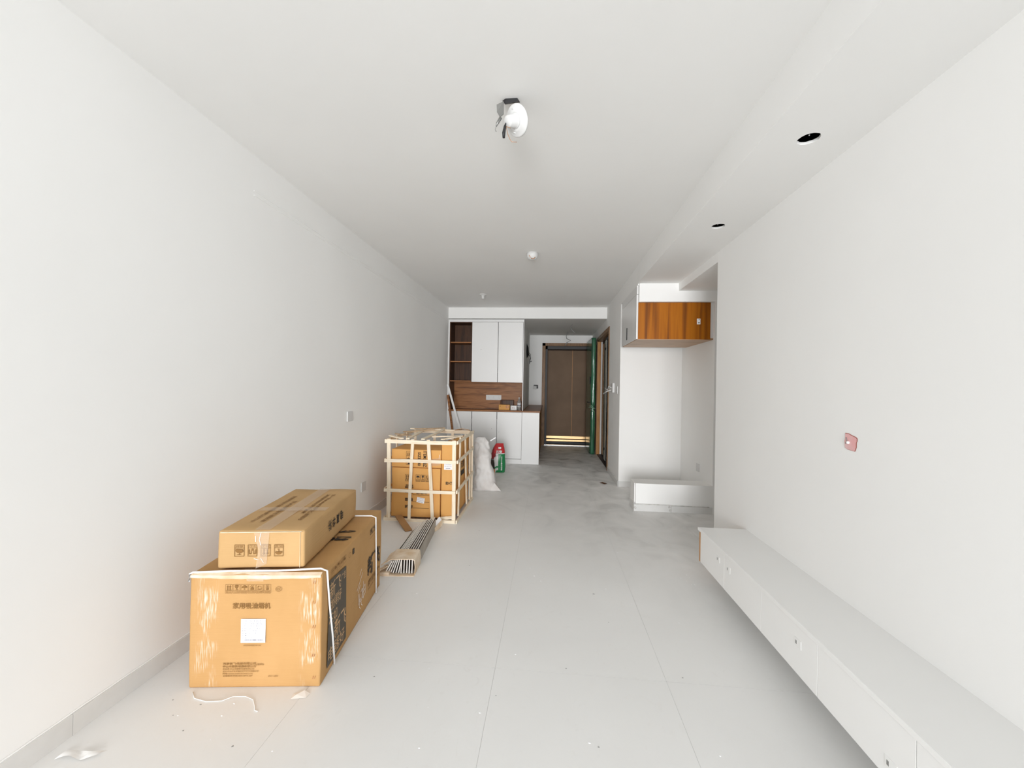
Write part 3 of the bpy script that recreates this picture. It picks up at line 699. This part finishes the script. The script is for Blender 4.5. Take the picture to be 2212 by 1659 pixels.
sh.text('网址:www.xinfeichuwei.com', .143, .0585, .267, .0655, 'inkbrown', .004); sh.cut('maker_lettering', 'inkbrown', c)
sh.text('全国服务热线:400-0415-267', .143, .0485, .266, .0560, 'inkbrown', .006); sh.cut('maker_lettering', 'inkbrown', c)
sh.text('官方二维码', .331, .0465, .372, .0525, 'inkbrown', .004)
sh.build('maker_lettering', 'inkbrown', c)
sh = Sheet((0, fo, 0), (1, 0, 0), (0, 0, 1)); sh.rect(.215, .192, .317, .2925, 'label')
sh.text('吸 油 烟 机', .250, .2800, .303, .2880, 'greyink', .002, k=.0005); sh.text('CXW-280-B6', .249, .2690, .303, .2775, 'greyink', .004, k=.0005); sh.text('XF-X04-900', .251, .2590, .301, .2665, 'greyink', .002, k=.0005)
for k, (a, b2) in enumerate((('产品名称', ''), ('产品型号', ''), ('产品型号', ''), ('执行标准', 'GB/T 17713 GB4706.28'), ('额定电压', '220V~   额定频率 50Hz'), ('净  重', '18kg    毛  重 21kg'), ('容  量', '1 台'), ('生产日期', '2021年 10月 12日'))):
    y = .2805-k*.01015
    sh.text(a, .2195, y, .2395, y+.0062, 'greyink', .002, k=.0005)
    if b2: sh.text(b2, .249, y, .249+.0032*len(b2)*.8, y+.006, 'greyink', .002, k=.0005)
random.seed(8); x = .230
while x < .306:
    w_ = random.choice((.0006, .0010, .0015)); sh.rect(x, .2000, x+w_, .2070, 'greyink', .0005); x += w_+random.choice((.0007, .0012))
sh.text('2105068210012', .25, .1955, .287, .1985, 'greyink', .0, k=.0005)
lab(sh.build('shipping_label', 'label', c), 'white shipping label with grey print')
sh = Sheet((0, fo, 0), (1, 0, 0), (0, 0, 1)); sh.text('XF202105A068210012W', .226, .1775, .299, .1825, 'inkbrown', .006); sh.build('serial_lettering', 'inkbrown', c)
for x, z in ((.518, .447), (.518, .363), (.519, .258), (.519, .137), (.523, .043)):
    q = MB()
    for k in (-.004, .004): q.bar((x+k-.002, fo-.001, z-.006), (x+k+.001, fo-.001, z+.006), .002, .0012, (1, 0, 0))
    q.build('staple', 'copper', c)
# torn flap edge along the top front
q = MB(); n = 26; vs = []; fs = []
for k in range(n+1):
    x = .003+k/n*.541; a = .004*noise.noise(Vector((x*18, 2, 0))); sag = .006*math.sin(k/n*math.pi)
    vs += [(x, -.006+a*.6, H1-.010-sag*.4+a), (x, -.004, H1-.004+a*.5), (x, .012, H1+.0035+a*.3), (x, -.003, H1-.014-sag+a)]
for k in range(n):
    for j in range(3): fs.append((k*4+j, k*4+j+1, k*4+4+j+1, k*4+4+j))
    fs.append((k*4+3, k*4, k*4+4, k*4+7))
q.raw(vs, fs); lab(q.build('torn_flap', 'cardpale', c), 'pale torn upper flap edge')
sh = Sheet((0, fo, 0), (1, 0, 0), (0, 0, 1), .0009); sh.rect(.235, .452, .305, .478); sh.rect(.235, .452, .305, .4525); sh.build('tape', 'tape', c)
sh = Sheet((0, 0, H1), (1, 0, 0), (0, 1, 0), .0045); sh.rect(.20, .01, .31, .045, 'tape'); sh.text('吸油烟机', .245, .014, .295, .024, 'greyink', .01, k=.0003); sh.build('tape_label', 'tape', c)
# printed dark panel and lettering on the right-hand side
so = W1+.0035
sh = Sheet((so, 0, 0), (0, 1, 0), (0, 0, 1)); A = 'kraftink'
sh.poly([(.060, .035), (.288, .035), (.275, .395), (.075, .417)], 'panelink')
K = .0006
sh.text('新飞', .080, .325, .205, .400, A, .0, k=K); sh.text('广告', .212, .345, .268, .382, A, .0, k=K)
sh.text('做得好', .080, .268, .215, .322, A, .0, k=K); sh.text('不如', .072, .205, .165, .258, A, .0, k=K)
sh.text('新飞', .135, .115, .280, .205, A, .004, k=K); sh.text('电器好', .072, .048, .262, .110, A, .0, k=K)
sh.build('slogan_panel', 'panelink', c)
sh = Sheet((so, 0, 0), (0, 1, 0), (0, 0, 1))
for k, kd in enumerate(('up', 'umbrella', 'glass', 'hands', 'fragile')): sh.icon(kd, .090+k*.037, .419, .122+k*.037, .4545, 'inkbrown', .0012); sh.cut('handling_symbol', 'inkbrown', c)
sh.ring(.322, .428, .016, .013, .002, 'inkbrown'); sh.cut('certification_mark', 'inkbrown', c); sh.rect(.365, .412, .388, .440, 'ink'); sh.ring(.3765, .426, .008, .010, .002, 'kraftink')
sh.build('handling_symbols', 'inkbrown', c)
sh = Sheet((so, 0, 0), (0, 1, 0), (0, 0, 1)); sh.text('新飞', .622, .165, .862, .285, 'ink', .018); sh.cut('brand_lettering', 'ink', c)
sh.text('厨卫电器', .636, .112, .858, .145, 'inkbrown', .03); sh.text('HOOD SERIES', .64, .090, .85, .102, 'inkbrown', .01); sh.cut('brand_lettering', 'ink', c)
sh.frame(.655, .405, .765, .435, .003, 'ink'); sh.text('新飞', .665, .411, .755, .430, 'ink', .02); sh.rect(.655, .385, .765, .387, 'inkbrown')
sh.build('brand_lettering', 'ink', c)
sh = Sheet((so, 0, 0), (0, 1, 0), (0, 0, 1), .0008)
for p in ([(.46, .16), (.475, .09), (.49, .12)], [(.485, .15), (.48, .08), (.50, .06)], [(.50, .15), (.525, .16), (.52, .10), (.49, .10)], [(.50, .12), (.515, .075), (.535, .06)], [(.545, .19), (.55, .09)], [(.53, .15), (.575, .16), (.58, .11), (.535, .10), (.53, .15)], [(.535, .13), (.58, .135)], [(.44, .185), (.53, .245)], [(.46, .165), (.49, .195)], [(.48, .25), (.51, .275)]): sh.line(p, .0032)
lab(sh.build('handwriting', 'strap', c), 'white handwritten scribble')
sh = Sheet((0, 0, H1), (1, 0, 0), (0, 1, 0), .0035); sh.text('新飞', .375, .370, .525, .515, 'ink', .03, vert=True); sh.build('top_lettering', 'ink', c)
# white packing straps
def strap(y0, y1, ytop):
    q = MB(); r = .0042
    pts = [(-.004, ytop-.006, H1-.03), (-.003, ytop-.003, H1+.001), (.008, ytop, H1+.006), (.15, ytop+.01, H1+.0075), (.35, ytop+.012, H1+.008), (W1-.02, y0, H1+.008), (W1+.006, y0+.002, H1-.002), (W1+.008, y0+(y1-y0)*.3, H1*.66), (W1+.008, y0+(y1-y0)*.7, H1*.33), (W1+.008, y1, .004)]
    q.tube(pts, r, n=8); return q.build('strap', 'strap', c)
strap(.036, .137, .004); strap(.753, .782, .74)

# ------------------------------------------------------------ second carton lying on top, upside down
c = thing('flat_carton', 'flatter brown carton lying on the large carton, print upside down', 'box', (-1.05-.361*math.cos(.155), 1.69-.361*math.sin(.155), .4915), .155)
W2, D2, H2 = .361, .71, .162
mesh_obj('body', carton(W2, D2, H2, .010, .004, 12, 7), 'kraft2', c)
sh = Sheet((0, fo, 0), (1, 0, 0), (0, 0, 1))
for (x0, x1), kd, wd in zip(((.070, .111), (.125, .164), (.179, .219), (.235, .274)), ('fragile', 'hands', 'up', 'umbrella'), ('易碎', '小心', '向上', '防湿')):
    sh.icon(kd, x0, .052, x1, .103, 'inkbrown', .0022, wd, up=False); sh.cut('handling_symbol', 'inkbrown', c)
sh = Sheet((W2+.0035, 0, 0), (0, 1, 0), (0, 0, 1))
for k, chx in enumerate('院华真电'): sh.text(chx, .262+k*.056, .058, .303+k*.056, .112, 'ink', .02, flip=True)
sh.build('side_lettering', 'ink', c)
sh = Sheet((0, 0, H2), (1, 0, 0), (0, 1, 0), .0035)
sh.text('中山市酷新电器有限公司出品制造', .068, .11, .088, .54, 'inkbrown', .016, vert=True); sh.cut('top_lettering', 'inkbrown', c)
sh.text('家用厨卫电器系列产品', .112, .11, .134, .44, 'inkbrown', .016, vert=True); sh.cut('top_lettering', 'inkbrown', c)
sh.text('全国服务热线四零零零四一五', .268, .125, .289, .575, 'inkbrown', .016, vert=True); sh.cut('top_lettering', 'inkbrown', c)
sh.text('本产品系列轻拿轻放', .238, .23, .258, .575, 'inkbrown', .016, vert=True)
sh.build('top_lettering', 'inkbrown', c)
sh = Sheet((0, 0, H2), (1, 0, 0), (0, 1, 0), .004); sh.rect(.150, .0, .215, .705, 'tape'); sh.rect(.02, .27, .345, .325, 'tape', .0003); sh.build('tape', 'tape', c)
sh = Sheet((0, fo, 0), (1, 0, 0), (0, 0, 1), .001); sh.poly([(.15, .155), (.215, .155), (.205, .02), (.16, .0), (.17, .08)], 'tape')
sh.line([(.180, .155), (.173, .125), (.180, .10)], .0022, 'label'); sh.line([(.157, .14), (.158, .115)], .002, 'label'); sh.line([(.152, .043), (.172, .038)], .002, 'label'); sh.line([(.180, .045), (.192, .025)], .0015, 'label')
sh.build('front_tape', 'tape', c)
q = MB(); q.bar((.345, -.006, .004), (.345, -.006, .155), .0015, .0015, (1, 0, 0)); q.bar((.012, -.004, .156), (.35, -.004, .158), .003, .003, (0, 0, 1)); q.build('flap_crease', 'cardpale', c)

# ------------------------------------------------------------ slatted wooden crate with cartons inside
CX, CY, CW, CD, CH = -1.535, 3.767, .69, .81, .765
c = thing('wooden_crate', 'slatted pale timber shipping crate standing against the left wall', 'crate', (CX, CY, 0))
sn = [0]
def slat(p0, p1, wd, tk, side, m='pine', bow=0):
    sn[0] += 1
    return MB().bar(p0, p1, wd, tk, side, None, bow or .004*math.sin(sn[0]*2.3), 4).build('slat', m, c)
X_, Y_, Z_ = (1, 0, 0), (0, 1, 0), (0, 0, 1)
for x0, x1, w_ in ((.022, .030, .035), (.257, .233, .029), (.407, .460, .031), (.655, .663, .034)): slat((x0, 0, .774), (x1, 0, .022), w_, .012, X_)
for z0, z1, w_ in ((.753, .752, .034), (.567, .570, .030), (.288, .287, .028), (.013, .014, .028)): slat((-.012, -.013, z0), (.680, -.013, z1), w_, .012, Z_, 'pineh')
for y0, y1 in ((.168, .128), (.40, .53), (.66, .70)): slat((CW-.012, y0, .785), (CW-.012, y1, .03), .03, .012, Y_)
for z0, z1 in ((.756, .770), (.574, .592), (.294, .312), (.014, .016)): slat((CW+.002, -.02, z0), (CW+.002, .80, z1), .03, .012, Z_)
for x in (.015, .24, .45, .675): slat((x, CD-.012, .775), (x, CD-.012, .022), .03, .012, X_)
for z in (.755, .57, .29, .014): slat((-.01, CD, z), (.69, CD, z), .03, .012, Z_, 'pineh')
for y in (.27, .56): slat((.0, y, .775), (.0, y, .022), .03, .012, Y_)
for z in (.755, .57, .29, .014): slat((-.012, 0, z), (-.012, .80, z), .03, .012, Z_)
# loose top slats
slat((.206, .0, .778), (.145, .80, .785), .034, .010, X_); slat((.354, .0, .778), (.358, .80, .790), .036, .010, X_)
slat((-.03, .285, .787), (.155, .30, .770), .026, .010, Y_, 'pinedark'); slat((.371, .245, .772), (.66, .30, .782), .032, .010, Y_, 'pineh')
slat((.526, .045, .775), (.668, .275, .785), .036, .010, X_, 'pineh'); slat((-.04, .18, .782), (.143, .03, .776), .03, .010, X_, 'pineh')
slat((-.02, .73, .795), (.66, .77, .780), .034, .012, Y_, 'pineh'); slat((-.03, .52, .782), (.30, .60, .800), .03, .010, Y_, 'pinedark'); slat((.05, .66, .800), (.36, .79, .805), .028, .010, Y_, 'pinedark')
slat((.51, .005, .028), (.665, .018, .046), .03, .010, Z_, 'pineh')
slat((.1, .1, .020), (.1, .78, .020), .06, .014, X_, 'pinedark'); slat((.58, .1, .020), (.58, .78, .020), .06, .014, X_, 'pinedark')
q = MB(); vs = []; n = 8
for k in range(n+1):
    u = k/n
    for v_ in range(3): vs.append((.50+u*.17, .66+v_*.06, .800+.020*math.sin(u*2.6)-.008*u-.008*v_))
fs = [(k*3+j, k*3+3+j, k*3+4+j, k*3+1+j) for k in range(n) for j in range(2)]
q.raw(vs+[(a, b2, z-.004) for a, b2, z in vs], fs+[tuple(i+27 for i in f[::-1]) for f in fs]+[(0, 27, 30, 3)]+[(k*3, 27+k*3, 30+k*3, 3+k*3) for k in range(1, n)]); 
lab(q.build('loose_cardboard', 'kraftd', c), 'curled brown cardboard scrap on top')
def crated(label, x0, y0, x1, y1, z0, z1, m, seed, rz=0):
    t = thing('crated_carton', label, 'box', (CX+x0, CY+y0, z0), rz)
    mesh_obj('body', carton(x1-x0, y1-y0, z1-z0, .005, .004, 7, seed), m, t); return t
bx = crated('lower left brown carton inside the timber crate', .045, .03, .520, .70, .030, .497, 'kraft3', 11)
sh = Sheet((0, fo-.001, 0), (1, 0, 0), (0, 0, 1), .001); ox, oz = .045, .030
for (a0, a1), kd in zip(((.180, .224), (.283, .325), (.333, .371), (.380, .42)), ('up', 'umbrella', 'glass', 'hands')): sh.icon(kd, a0-ox, .370-oz, a1-ox, .435-oz, 'ink', .002, '□□'); sh.cut('handling_symbol', 'ink', bx)
sh = Sheet((0, fo-.001, 0), (1, 0, 0), (0, 0, 1), .001)

for wd, za, zb in (('品名', .305, .340), ('规格', .255, .280), ('数量', .180, .212), ('箱号', .112, .145)): sh.text(wd, .180-ox, za-oz, .260-ox, zb-oz, 'ink', .018); sh.cut('lettering', 'ink', bx)
sh.text('80×48×47', .292-ox, .250-oz, .402-ox, .272-oz, 'ink', .02); sh.cut('lettering', 'ink', bx)
for z in (.241, .175, .116): sh.rect(.255-ox, z-oz, .418-ox, z+.0025-oz, 'ink'); sh.cut('printed_line', 'ink', bx)
sh = Sheet((0, fo-.001, 0), (.985, 0, -.17), (.17, 0, .985), .0015); sh.rect(.220, .185, .295, .235, 'label')
sh.text('CONTENT', .226, .222, .288, .230, 'greyink', .0, k=.0004); sh.text('CN AD-2136', .226, .205, .288, .215, 'greyink', .0, k=.0004); sh.rect(.235, .192, .28, .196, 'greyink', .0004)
lab(sh.build('paper_label', 'label', bx), 'tilted white paper label')
bx = crated('upper left brown carton lying on another inside the timber crate', .040, .03, .525, .62, .502, .672, 'kraft3', 13)
sh = Sheet((0, fo-.001, 0), (1, 0, 0), (0, 0, 1), .001); ox, oz = .040, .502
for k, kd in enumerate(('glass', 'umbrella', 'up')): sh.icon(kd, .186-ox, .527+k*.044-oz, .236-ox, .568+k*.044-oz, 'ink', .002, up=False); sh.cut('handling_symbol', 'ink', bx)
sh.text('ITEM: CBZ', .352-ox, .510-oz, .385-ox, .662-oz, 'ink', .02, vert=True, flip=True); sh.cut('lettering', 'ink', bx); sh.text('SIZE: 80', .300-ox, .520-oz, .328-ox, .650-oz, 'ink', .02, vert=True, flip=True)
sh.build('lettering', 'ink', bx)
sh = Sheet((0, fo-.001, 0), (1, 0, 0), (0, 0, 1), .001); sh.poly([(.385, .02), (.475, .03), (.48, .10), (.385, .085)], 'tape'); sh.line([(.465, .09), (.47, .13)], .003, 'label'); sh.build('tape', 'tape', bx)
bx = crated('tall narrow brown carton standing at right inside the timber crate', .530, .03, .655, .30, .030, .735, 'kraft3', 17)
sh = Sheet((0, fo-.001, 0), (1, 0, 0), (0, 0, 1), .001); ox, oz = .530, .030
sh.text('80×75', .574-ox, .349-oz, .644-ox, .380-oz, 'ink', .02); sh.build('lettering', 'ink', bx)
sh = Sheet((0, fo-.001, 0), (1, 0, 0), (0, 0, 1), .0015); sh.rect(.556-ox, .492-oz, .634-ox, .552-oz, 'label')
sh.text('CONTENT', .562-ox, .537-oz, .628-ox, .546-oz, 'greyink', .0, k=.0004); sh.text('CN AD-2136', .562-ox, .519-oz, .628-ox, .529-oz, 'greyink', .0, k=.0004); sh.rect(.573-ox, .502-oz, .617-ox, .507-oz, 'greyink', .0004)
lab(sh.build('paper_label', 'label', bx), 'square white paper label')
bx = crated('tall dark printed carton in the rear right of the timber crate', .560, .315, .655, .72, .030, .735, 'kraft3', 19)
sh = Sheet((.0985, 0, 0), (0, 1, 0), (0, 0, 1), .0015); sh.text('龙江家居', .0, .42, .15, .49, 'ink', .018); sh.rect(.0, .345, .15, .395, 'ink'); sh.build('lettering', 'ink', bx)

# cardboard strip propped on the crate
o = MB().bar((CX+.135, CY-.02, .052), (CX+.325, CY-.27, .008), .06, .012, (1, .5, 0)).build('cardboard_strip', 'kraftd'); tag(o, 'brown cardboard strip propped from crate foot to slat bundle', 'cardboard')

# ------------------------------------------------------------ bundle of slats / trims on the floor
bl = Vector((-1.115, 2.70)); fr = Vector((-.893, 2.725)); dirv = Vector((-.10, .995)).normalized()
c = thing('trim_bundle', 'bundle of thin white trim strips in torn carton on floor', 'trim bundle', (-1.00, 2.70, 0), .105)
L = .88
random.seed(5)
for k in range(11):
    t0 = k/10
    x0 = -.092+t0*.182; lean = .050*(1-t0)**1.4 if k < 6 else .002
    xf = -.055+t0*.145; hh = .098-.010*(1-t0); sd_ = Vector((1, 0, -lean/hh)); up = Vector((lean/hh, 0, 1)).normalized()
    p0 = Vector((x0+lean*.5, .004*(k % 3), .008+hh/2)); p1 = Vector((xf+lean*.3, L-.09*(1-t0)-.03*(k % 2), .008+hh/2))
    q = MB().bar(p0, p1, .0045, hh-.004, sd_, 'slatshade')  # dark sides: occlusion put into the colour, only the caps stay white
    q.bar(p0+up*(hh/2-.001), p1+up*(hh/2-.001), .0058, .006, sd_); q.bar(p0+Vector((0, -.002, 0)), p0+Vector((0, .004, 0)), .0065, hh-.002, sd_)
    q.build('trim_strip', 'slat', c)
q = MB(); q.raw([(-.105, .16, 0), (-.065, L-.16, 0), (-.035, L-.16, .078), (-.060, .16, .082)], [(0, 1, 2, 3)]); q.box((.0975, .05, .0), (.104, L-.02, .094)); q.box((-.1, .1, .0), (.1, L-.05, .004)); o = q.build('carton_side', 'slatd', c)
# near sleeve: top, right side, frayed lip
q = MB(); n = 14; vs = []; fs = []
for j in range(5):
    y = -.02+j*.045
    for k in range(n+1):
        u = k/n; x = -.115+u*.215; z = .068+.042*min(1, u*3.2)+.004*noise.noise(Vector((x*30, y*20, 0)))+(.004 if j == 0 else 0)
        vs.append((x+(.01*j if k == 0 else 0), y+(.012*noise.noise(Vector((x*40, 9, 0))) if j in (0, 4) else 0), z))
    vs.append((.112, y, .105)); vs.append((.116, y+.01, .055)); vs.append((.112, y+.02, .0))
m_ = n+4
for j in range(4):
    for k in range(m_-1): fs.append((j*m_+k, j*m_+k+1, (j+1)*m_+k+1, (j+1)*m_+k))
q.raw(vs, fs); o = q.build('torn_sleeve', 'cardpale', c); so_ = o.modifiers.new('thick', 'SOLIDIFY'); so_.thickness = .004
q = MB(); q.box((-.125, -.02, .0), (-.06, .10, .022)); q.bar((-.15, -.01, .02), (-.08, .02, .055), .05, .003, (0, 1, 0)); q.box((-.12, -.025, .0), (.11, .02, .004)); lab(q.build('loose_flap', 'cardpale', c), 'crushed end flap of the carton')
q = MB(); q.bar((.105, L-.06, .01), (.15, L+.05, .045), .05, .004, (0, 0, 1)); q.bar((.10, L-.03, .04), (.135, L+.06, .075), .045, .002, (0, 1, 1), 'label'); lab(q.build('torn_wrap', 'cardpale', c), 'torn far end wrap')

# ------------------------------------------------------------ sacks
def loft(secs, n, amp, fr_, seed=0, sub=None):
    """secs: (cx, cy, z, rx, ry, squareness)"""
    vs = []; fs = []
    for (cx, cy, z, rx, ry, e) in secs:
        for j in range(n):
            a = 2*math.pi*j/n; c_, s_ = math.cos(a), math.sin(a)
            p = Vector((cx+rx*abs(c_)**e*(1 if c_ > 0 else -1), cy+ry*abs(s_)**e*(1 if s_ > 0 else -1), z))
            d = noise.noise(Vector((p.x*fr_, p.y*fr_, p.z*fr_*.7+seed)))+.5*noise.noise(Vector((p.x*fr_*2.3, p.y*fr_*2.3, p.z*fr_*2+seed)))
            k = min(1, z/.05) if z < .05 else 1
            p += Vector((c_, s_, 0))*d*amp*(.3+.7*k); vs.append(p)
    m_ = len(secs)
    for i in range(m_-1):
        for j in range(n): fs.append((i*n+j, i*n+(j+1) % n, (i+1)*n+(j+1) % n, (i+1)*n+j))
    fs.append(tuple(range(n))[::-1]); fs.append(tuple((m_-1)*n+j for j in range(n)))
    return vs, fs
def interp(keys, n):
    out = []
    for i in range(n):
        t_ = i/(n-1)*(len(keys)-1); k = min(int(t_), len(keys)-2); u = t_-k; u = u*u*(3-2*u)
        out.append(tuple(a+(b2-a)*u for a, b2 in zip(keys[k], keys[k+1])))
    return out
t = thing('woven_sack', 'dusty white woven sack standing upright beside the crate', 'sack', (-.80, 5.06, 0))
keys = [(.035, -.01, 0, .165, .075, .45), (.03, .0, .03, .150, .095, .6), (.015, .0, .12, .125, .105, .8), (-.005, .02, .26, .116, .10, .9), (-.015, .03, .40, .110, .09, .9), (-.025, .045, .50, .100, .07, .85), (-.030, .055, .58, .088, .045, .8), (-.035, .06, .63, .068, .025, .7), (-.035, .06, .640, .055, .015, .7)]
vs, fs = loft(interp(keys, 70), 84, .030, 10, 3)
q = MB(); q.raw(vs, fs, None, True); q.build('body', 'sack', t)
q = MB(); pts = [(-.16+.36*k/14, -.095-.003*math.sin(k*1.1), .006+.003*math.sin(k)) for k in range(15)]; pts.append((.235, -.09, .004)); q.tube(pts, .004, n=6)
q.raw([(.12, -.09, .05), (.15, -.085, .10), (.235, -.09, .003), (.10, -.092, .003)], [(0, 3, 2, 1)]); q.build('hem', 'sack', t)
o = MB().bar((-.725, 5.09, .600), (-.655, 5.08, .645), .013, .003, (0, 0, 1)).build('plastic_strip', 'label'); tag(o, 'short white plastic strip sticking out of the woven sack', 'plastic strip')
# printed cement bag, red top, green right
t = thing('cement_bag', 'red, white and green plastic powder bag standing by the cabinet', 'bag', (-.745, 6.10, 0), .12)
keys = [(0.0, 0, 0, .100, .06, .4), (0, 0, .03, .105, .072, .6), (0, 0, .15, .108, .078, .7), (0, .0, .28, .102, .070, .75), (.005, .01, .36, .085, .05, .7), (.015, .012, .405, .062, .028, .6), (.022, .014, .425, .052, .014, .5)]
n = 72; secs = interp(keys, 90)
vs, fs = loft(secs, n, .006, 14, 8)
q = MB()
def bagcol(x, z):
    if z > .285: return 'red' if x > -.06+(z-.285)*.0 else 'darkred'
    if z > .225 and x < -.045-(z-.225)*-.2: return 'darkred'
    if x < -.062: return 'baggrey' if z < .2 else 'darkred'
    if x > -.004 and z < .275: return 'green'
    dx, dz = x+.03, z-.10
    if z < .11 and x > -.075 and abs((z-.085)-(x+.02)*.55) < .014: return 'green'
    if z < .035 and x > -.02: return 'green'
    if z < .07 and x < -.045: return 'ink'
    return 'bagwhite'
q.v = [tuple(p) for p in vs]
for f in fs:
    cx = sum(vs[i][0] for i in f)/len(f); cy = sum(vs[i][1] for i in f)/len(f); cz = sum(vs[i][2] for i in f)/len(f)
    q.f.append(list(f)); q.sm.append(True); q.mi.append(bagcol(cx, cz) if cy < .02 else 'bagwhite')
q.build('body', 'bagwhite', t)
sh = Sheet((0, -.083, 0), (1, 0, 0), (0, 0, 1), .001); sh.text('石膏', -.035, .292, .055, .335, 'bagwhite', .03); sh.text('POWDER', .045, .150, .060, .245, 'bagwhite', .02, vert=True); sh.text('粘结石膏', .040, .035, .062, .150, 'bagwhite', .03, vert=True)
sh.line([(-.03, .26), (-.045, .23)], .004, 'greyink'); sh.line([(-.01, .26), (-.02, .245)], .004, 'greyink')
sh.build('lettering', 'bagwhite', t)
sh = Sheet((0, -.045, 0), (1, 0, 0), (0, -.35, .93), .004); sh.rect(.0, .40, .04, .43, 'label'); sh.build('top_patch', 'label', t)
q = MB(); vs, fs = loft(interp([(0, 0, 0, .05, .05, .5), (0, 0, .1, .055, .055, .7), (0, 0, .22, .045, .04, .7), (.0, .0, .26, .03, .01, .6)], 14), 24, .005, 12, 1); q.raw(vs, fs, None, True)
for i, f in enumerate(q.f):
    z = sum(q.v[j][2] for j in f)/len(f); q.mi[i] = 'orange' if .06 < z < .15 else 'ink'
o = q.build('tool_bag', 'ink'); o.location = (-.785, 5.62, 0); tag(o, 'black and orange bag mostly hidden behind the woven sack', 'bag')

# ------------------------------------------------------------ litter on the floor
q = MB(); pts = [(-1.44, 1.58, .002)]
pts = [(-1.455, 1.575, .002), (-1.42, 1.545, .002), (-1.36, 1.535, .002), (-1.30, 1.545, .002), (-1.27, 1.565, .006), (-1.22, 1.575, .004), (-1.18, 1.565, .002), (-1.15, 1.535, .002), (-1.135, 1.515, .002), (-1.12, 1.512, .002)]
q.tube(pts, .0016, n=5); tag(q.build('string', 'whiteedge'), 'thin white string curling out from under the large carton', 'string')
q = MB(); q.raw([(-1.035, 1.585, .0008), (-.975, 1.60, .0012), (-.972, 1.625, .001), (-1.0, 1.63, .008), (-1.04, 1.615, .001), (-1.02, 1.605, .006)], [(0, 1, 5), (1, 2, 3, 5), (3, 4, 5), (4, 0, 5)]); tag(q.build('tape_scrap', 'slat'), 'pale crumpled tape scrap on the floor at front right of large carton', 'scrap')
t = MB(); vs = []; n = 10
for k in range(n+1):
    for j in range(4): vs.append((-1.655+k*.013+.004*j, 1.245+j*.009+.006*math.sin(k*.7)+k*.002, .002+.008*abs(math.sin(k*.45+j*.6))))
fs = [(k*4+j, k*4+4+j, k*4+5+j, k*4+1+j) for k in range(n) for j in range(3)]
t.raw(vs, fs, None, True); tag(t.build('paper_scrap', 'whiteedge'), 'crumpled pale scrap on the floor at the left skirting', 'scrap')
random.seed(11)
def flakes(name, label, m, spots, smin, smax):
    q = MB()
    for x, y in spots:
        s_ = random.uniform(smin, smax); k = random.randint(4, 6); a0 = random.uniform(0, 6); h = s_*.25+.0006
        top = [(x+s_*(random.uniform(.5, 1.1))*math.cos(a0+6.283*i/k), y+s_*.7*random.uniform(.5, 1.1)*math.sin(a0+6.283*i/k), .0003) for i in range(k)]
        q.raw(top+[(x, y, h)], [(i, (i+1) % k, k) for i in range(k)]+[tuple(range(k))[::-1]])
    o = q.build(name, m, kind='stuff'); return tag(o, label, 'debris')
sp_ = [(random.uniform(-1.6, .95), random.uniform(1.3, 6.4)) for _ in range(130)]
sp_ += [(.98+random.uniform(-.06, .03), 2.85+random.uniform(-.1, .2)) for _ in range(8)]+[(.9+random.uniform(-.03, .1), 4.33+random.uniform(-.05, .05)) for _ in range(14)]
sp_ = [(x, y) for x, y in sp_ if not (-1.55 < x < -.8 and 1.55 < y < 4.7) and not (x < -.6 and 4.8 < y < 6.3)]
flakes('plaster_crumbs', 'white plaster crumbs scattered over the grey floor', 'label', sp_, .002, .007)
sp_ = [(-1.43, 1.46), (-1.33, 1.40), (-1.50, 1.53), (-1.37, 1.52), (-.75, 1.75), (-.2, 1.7), (-.55, 2.9), (.2, 1.5), (-1.1, 1.36), (.1, 1.9), (.35, 2.3), (-.6, 3.6), (-.35, 5.6), (.3, 2.6), (.62, 1.9)]
flakes('dark_crumbs', 'small dark dirt crumbs scattered over the grey floor', 'greywire', sp_, .003, .009)
q = MB(); q.raw([(.70, 5.62, .002), (.76, 5.55, .002), (.80, 5.56, .01), (.75, 5.66, .004), (.74, 5.60, .018)], [(0, 1, 4), (1, 2, 4), (2, 3, 4), (3, 0, 4), (3, 2, 1, 0)]); tag(q.build('dry_leaf', 'walnutd'), 'small curled dark brown leaf on the hall floor', 'leaf')
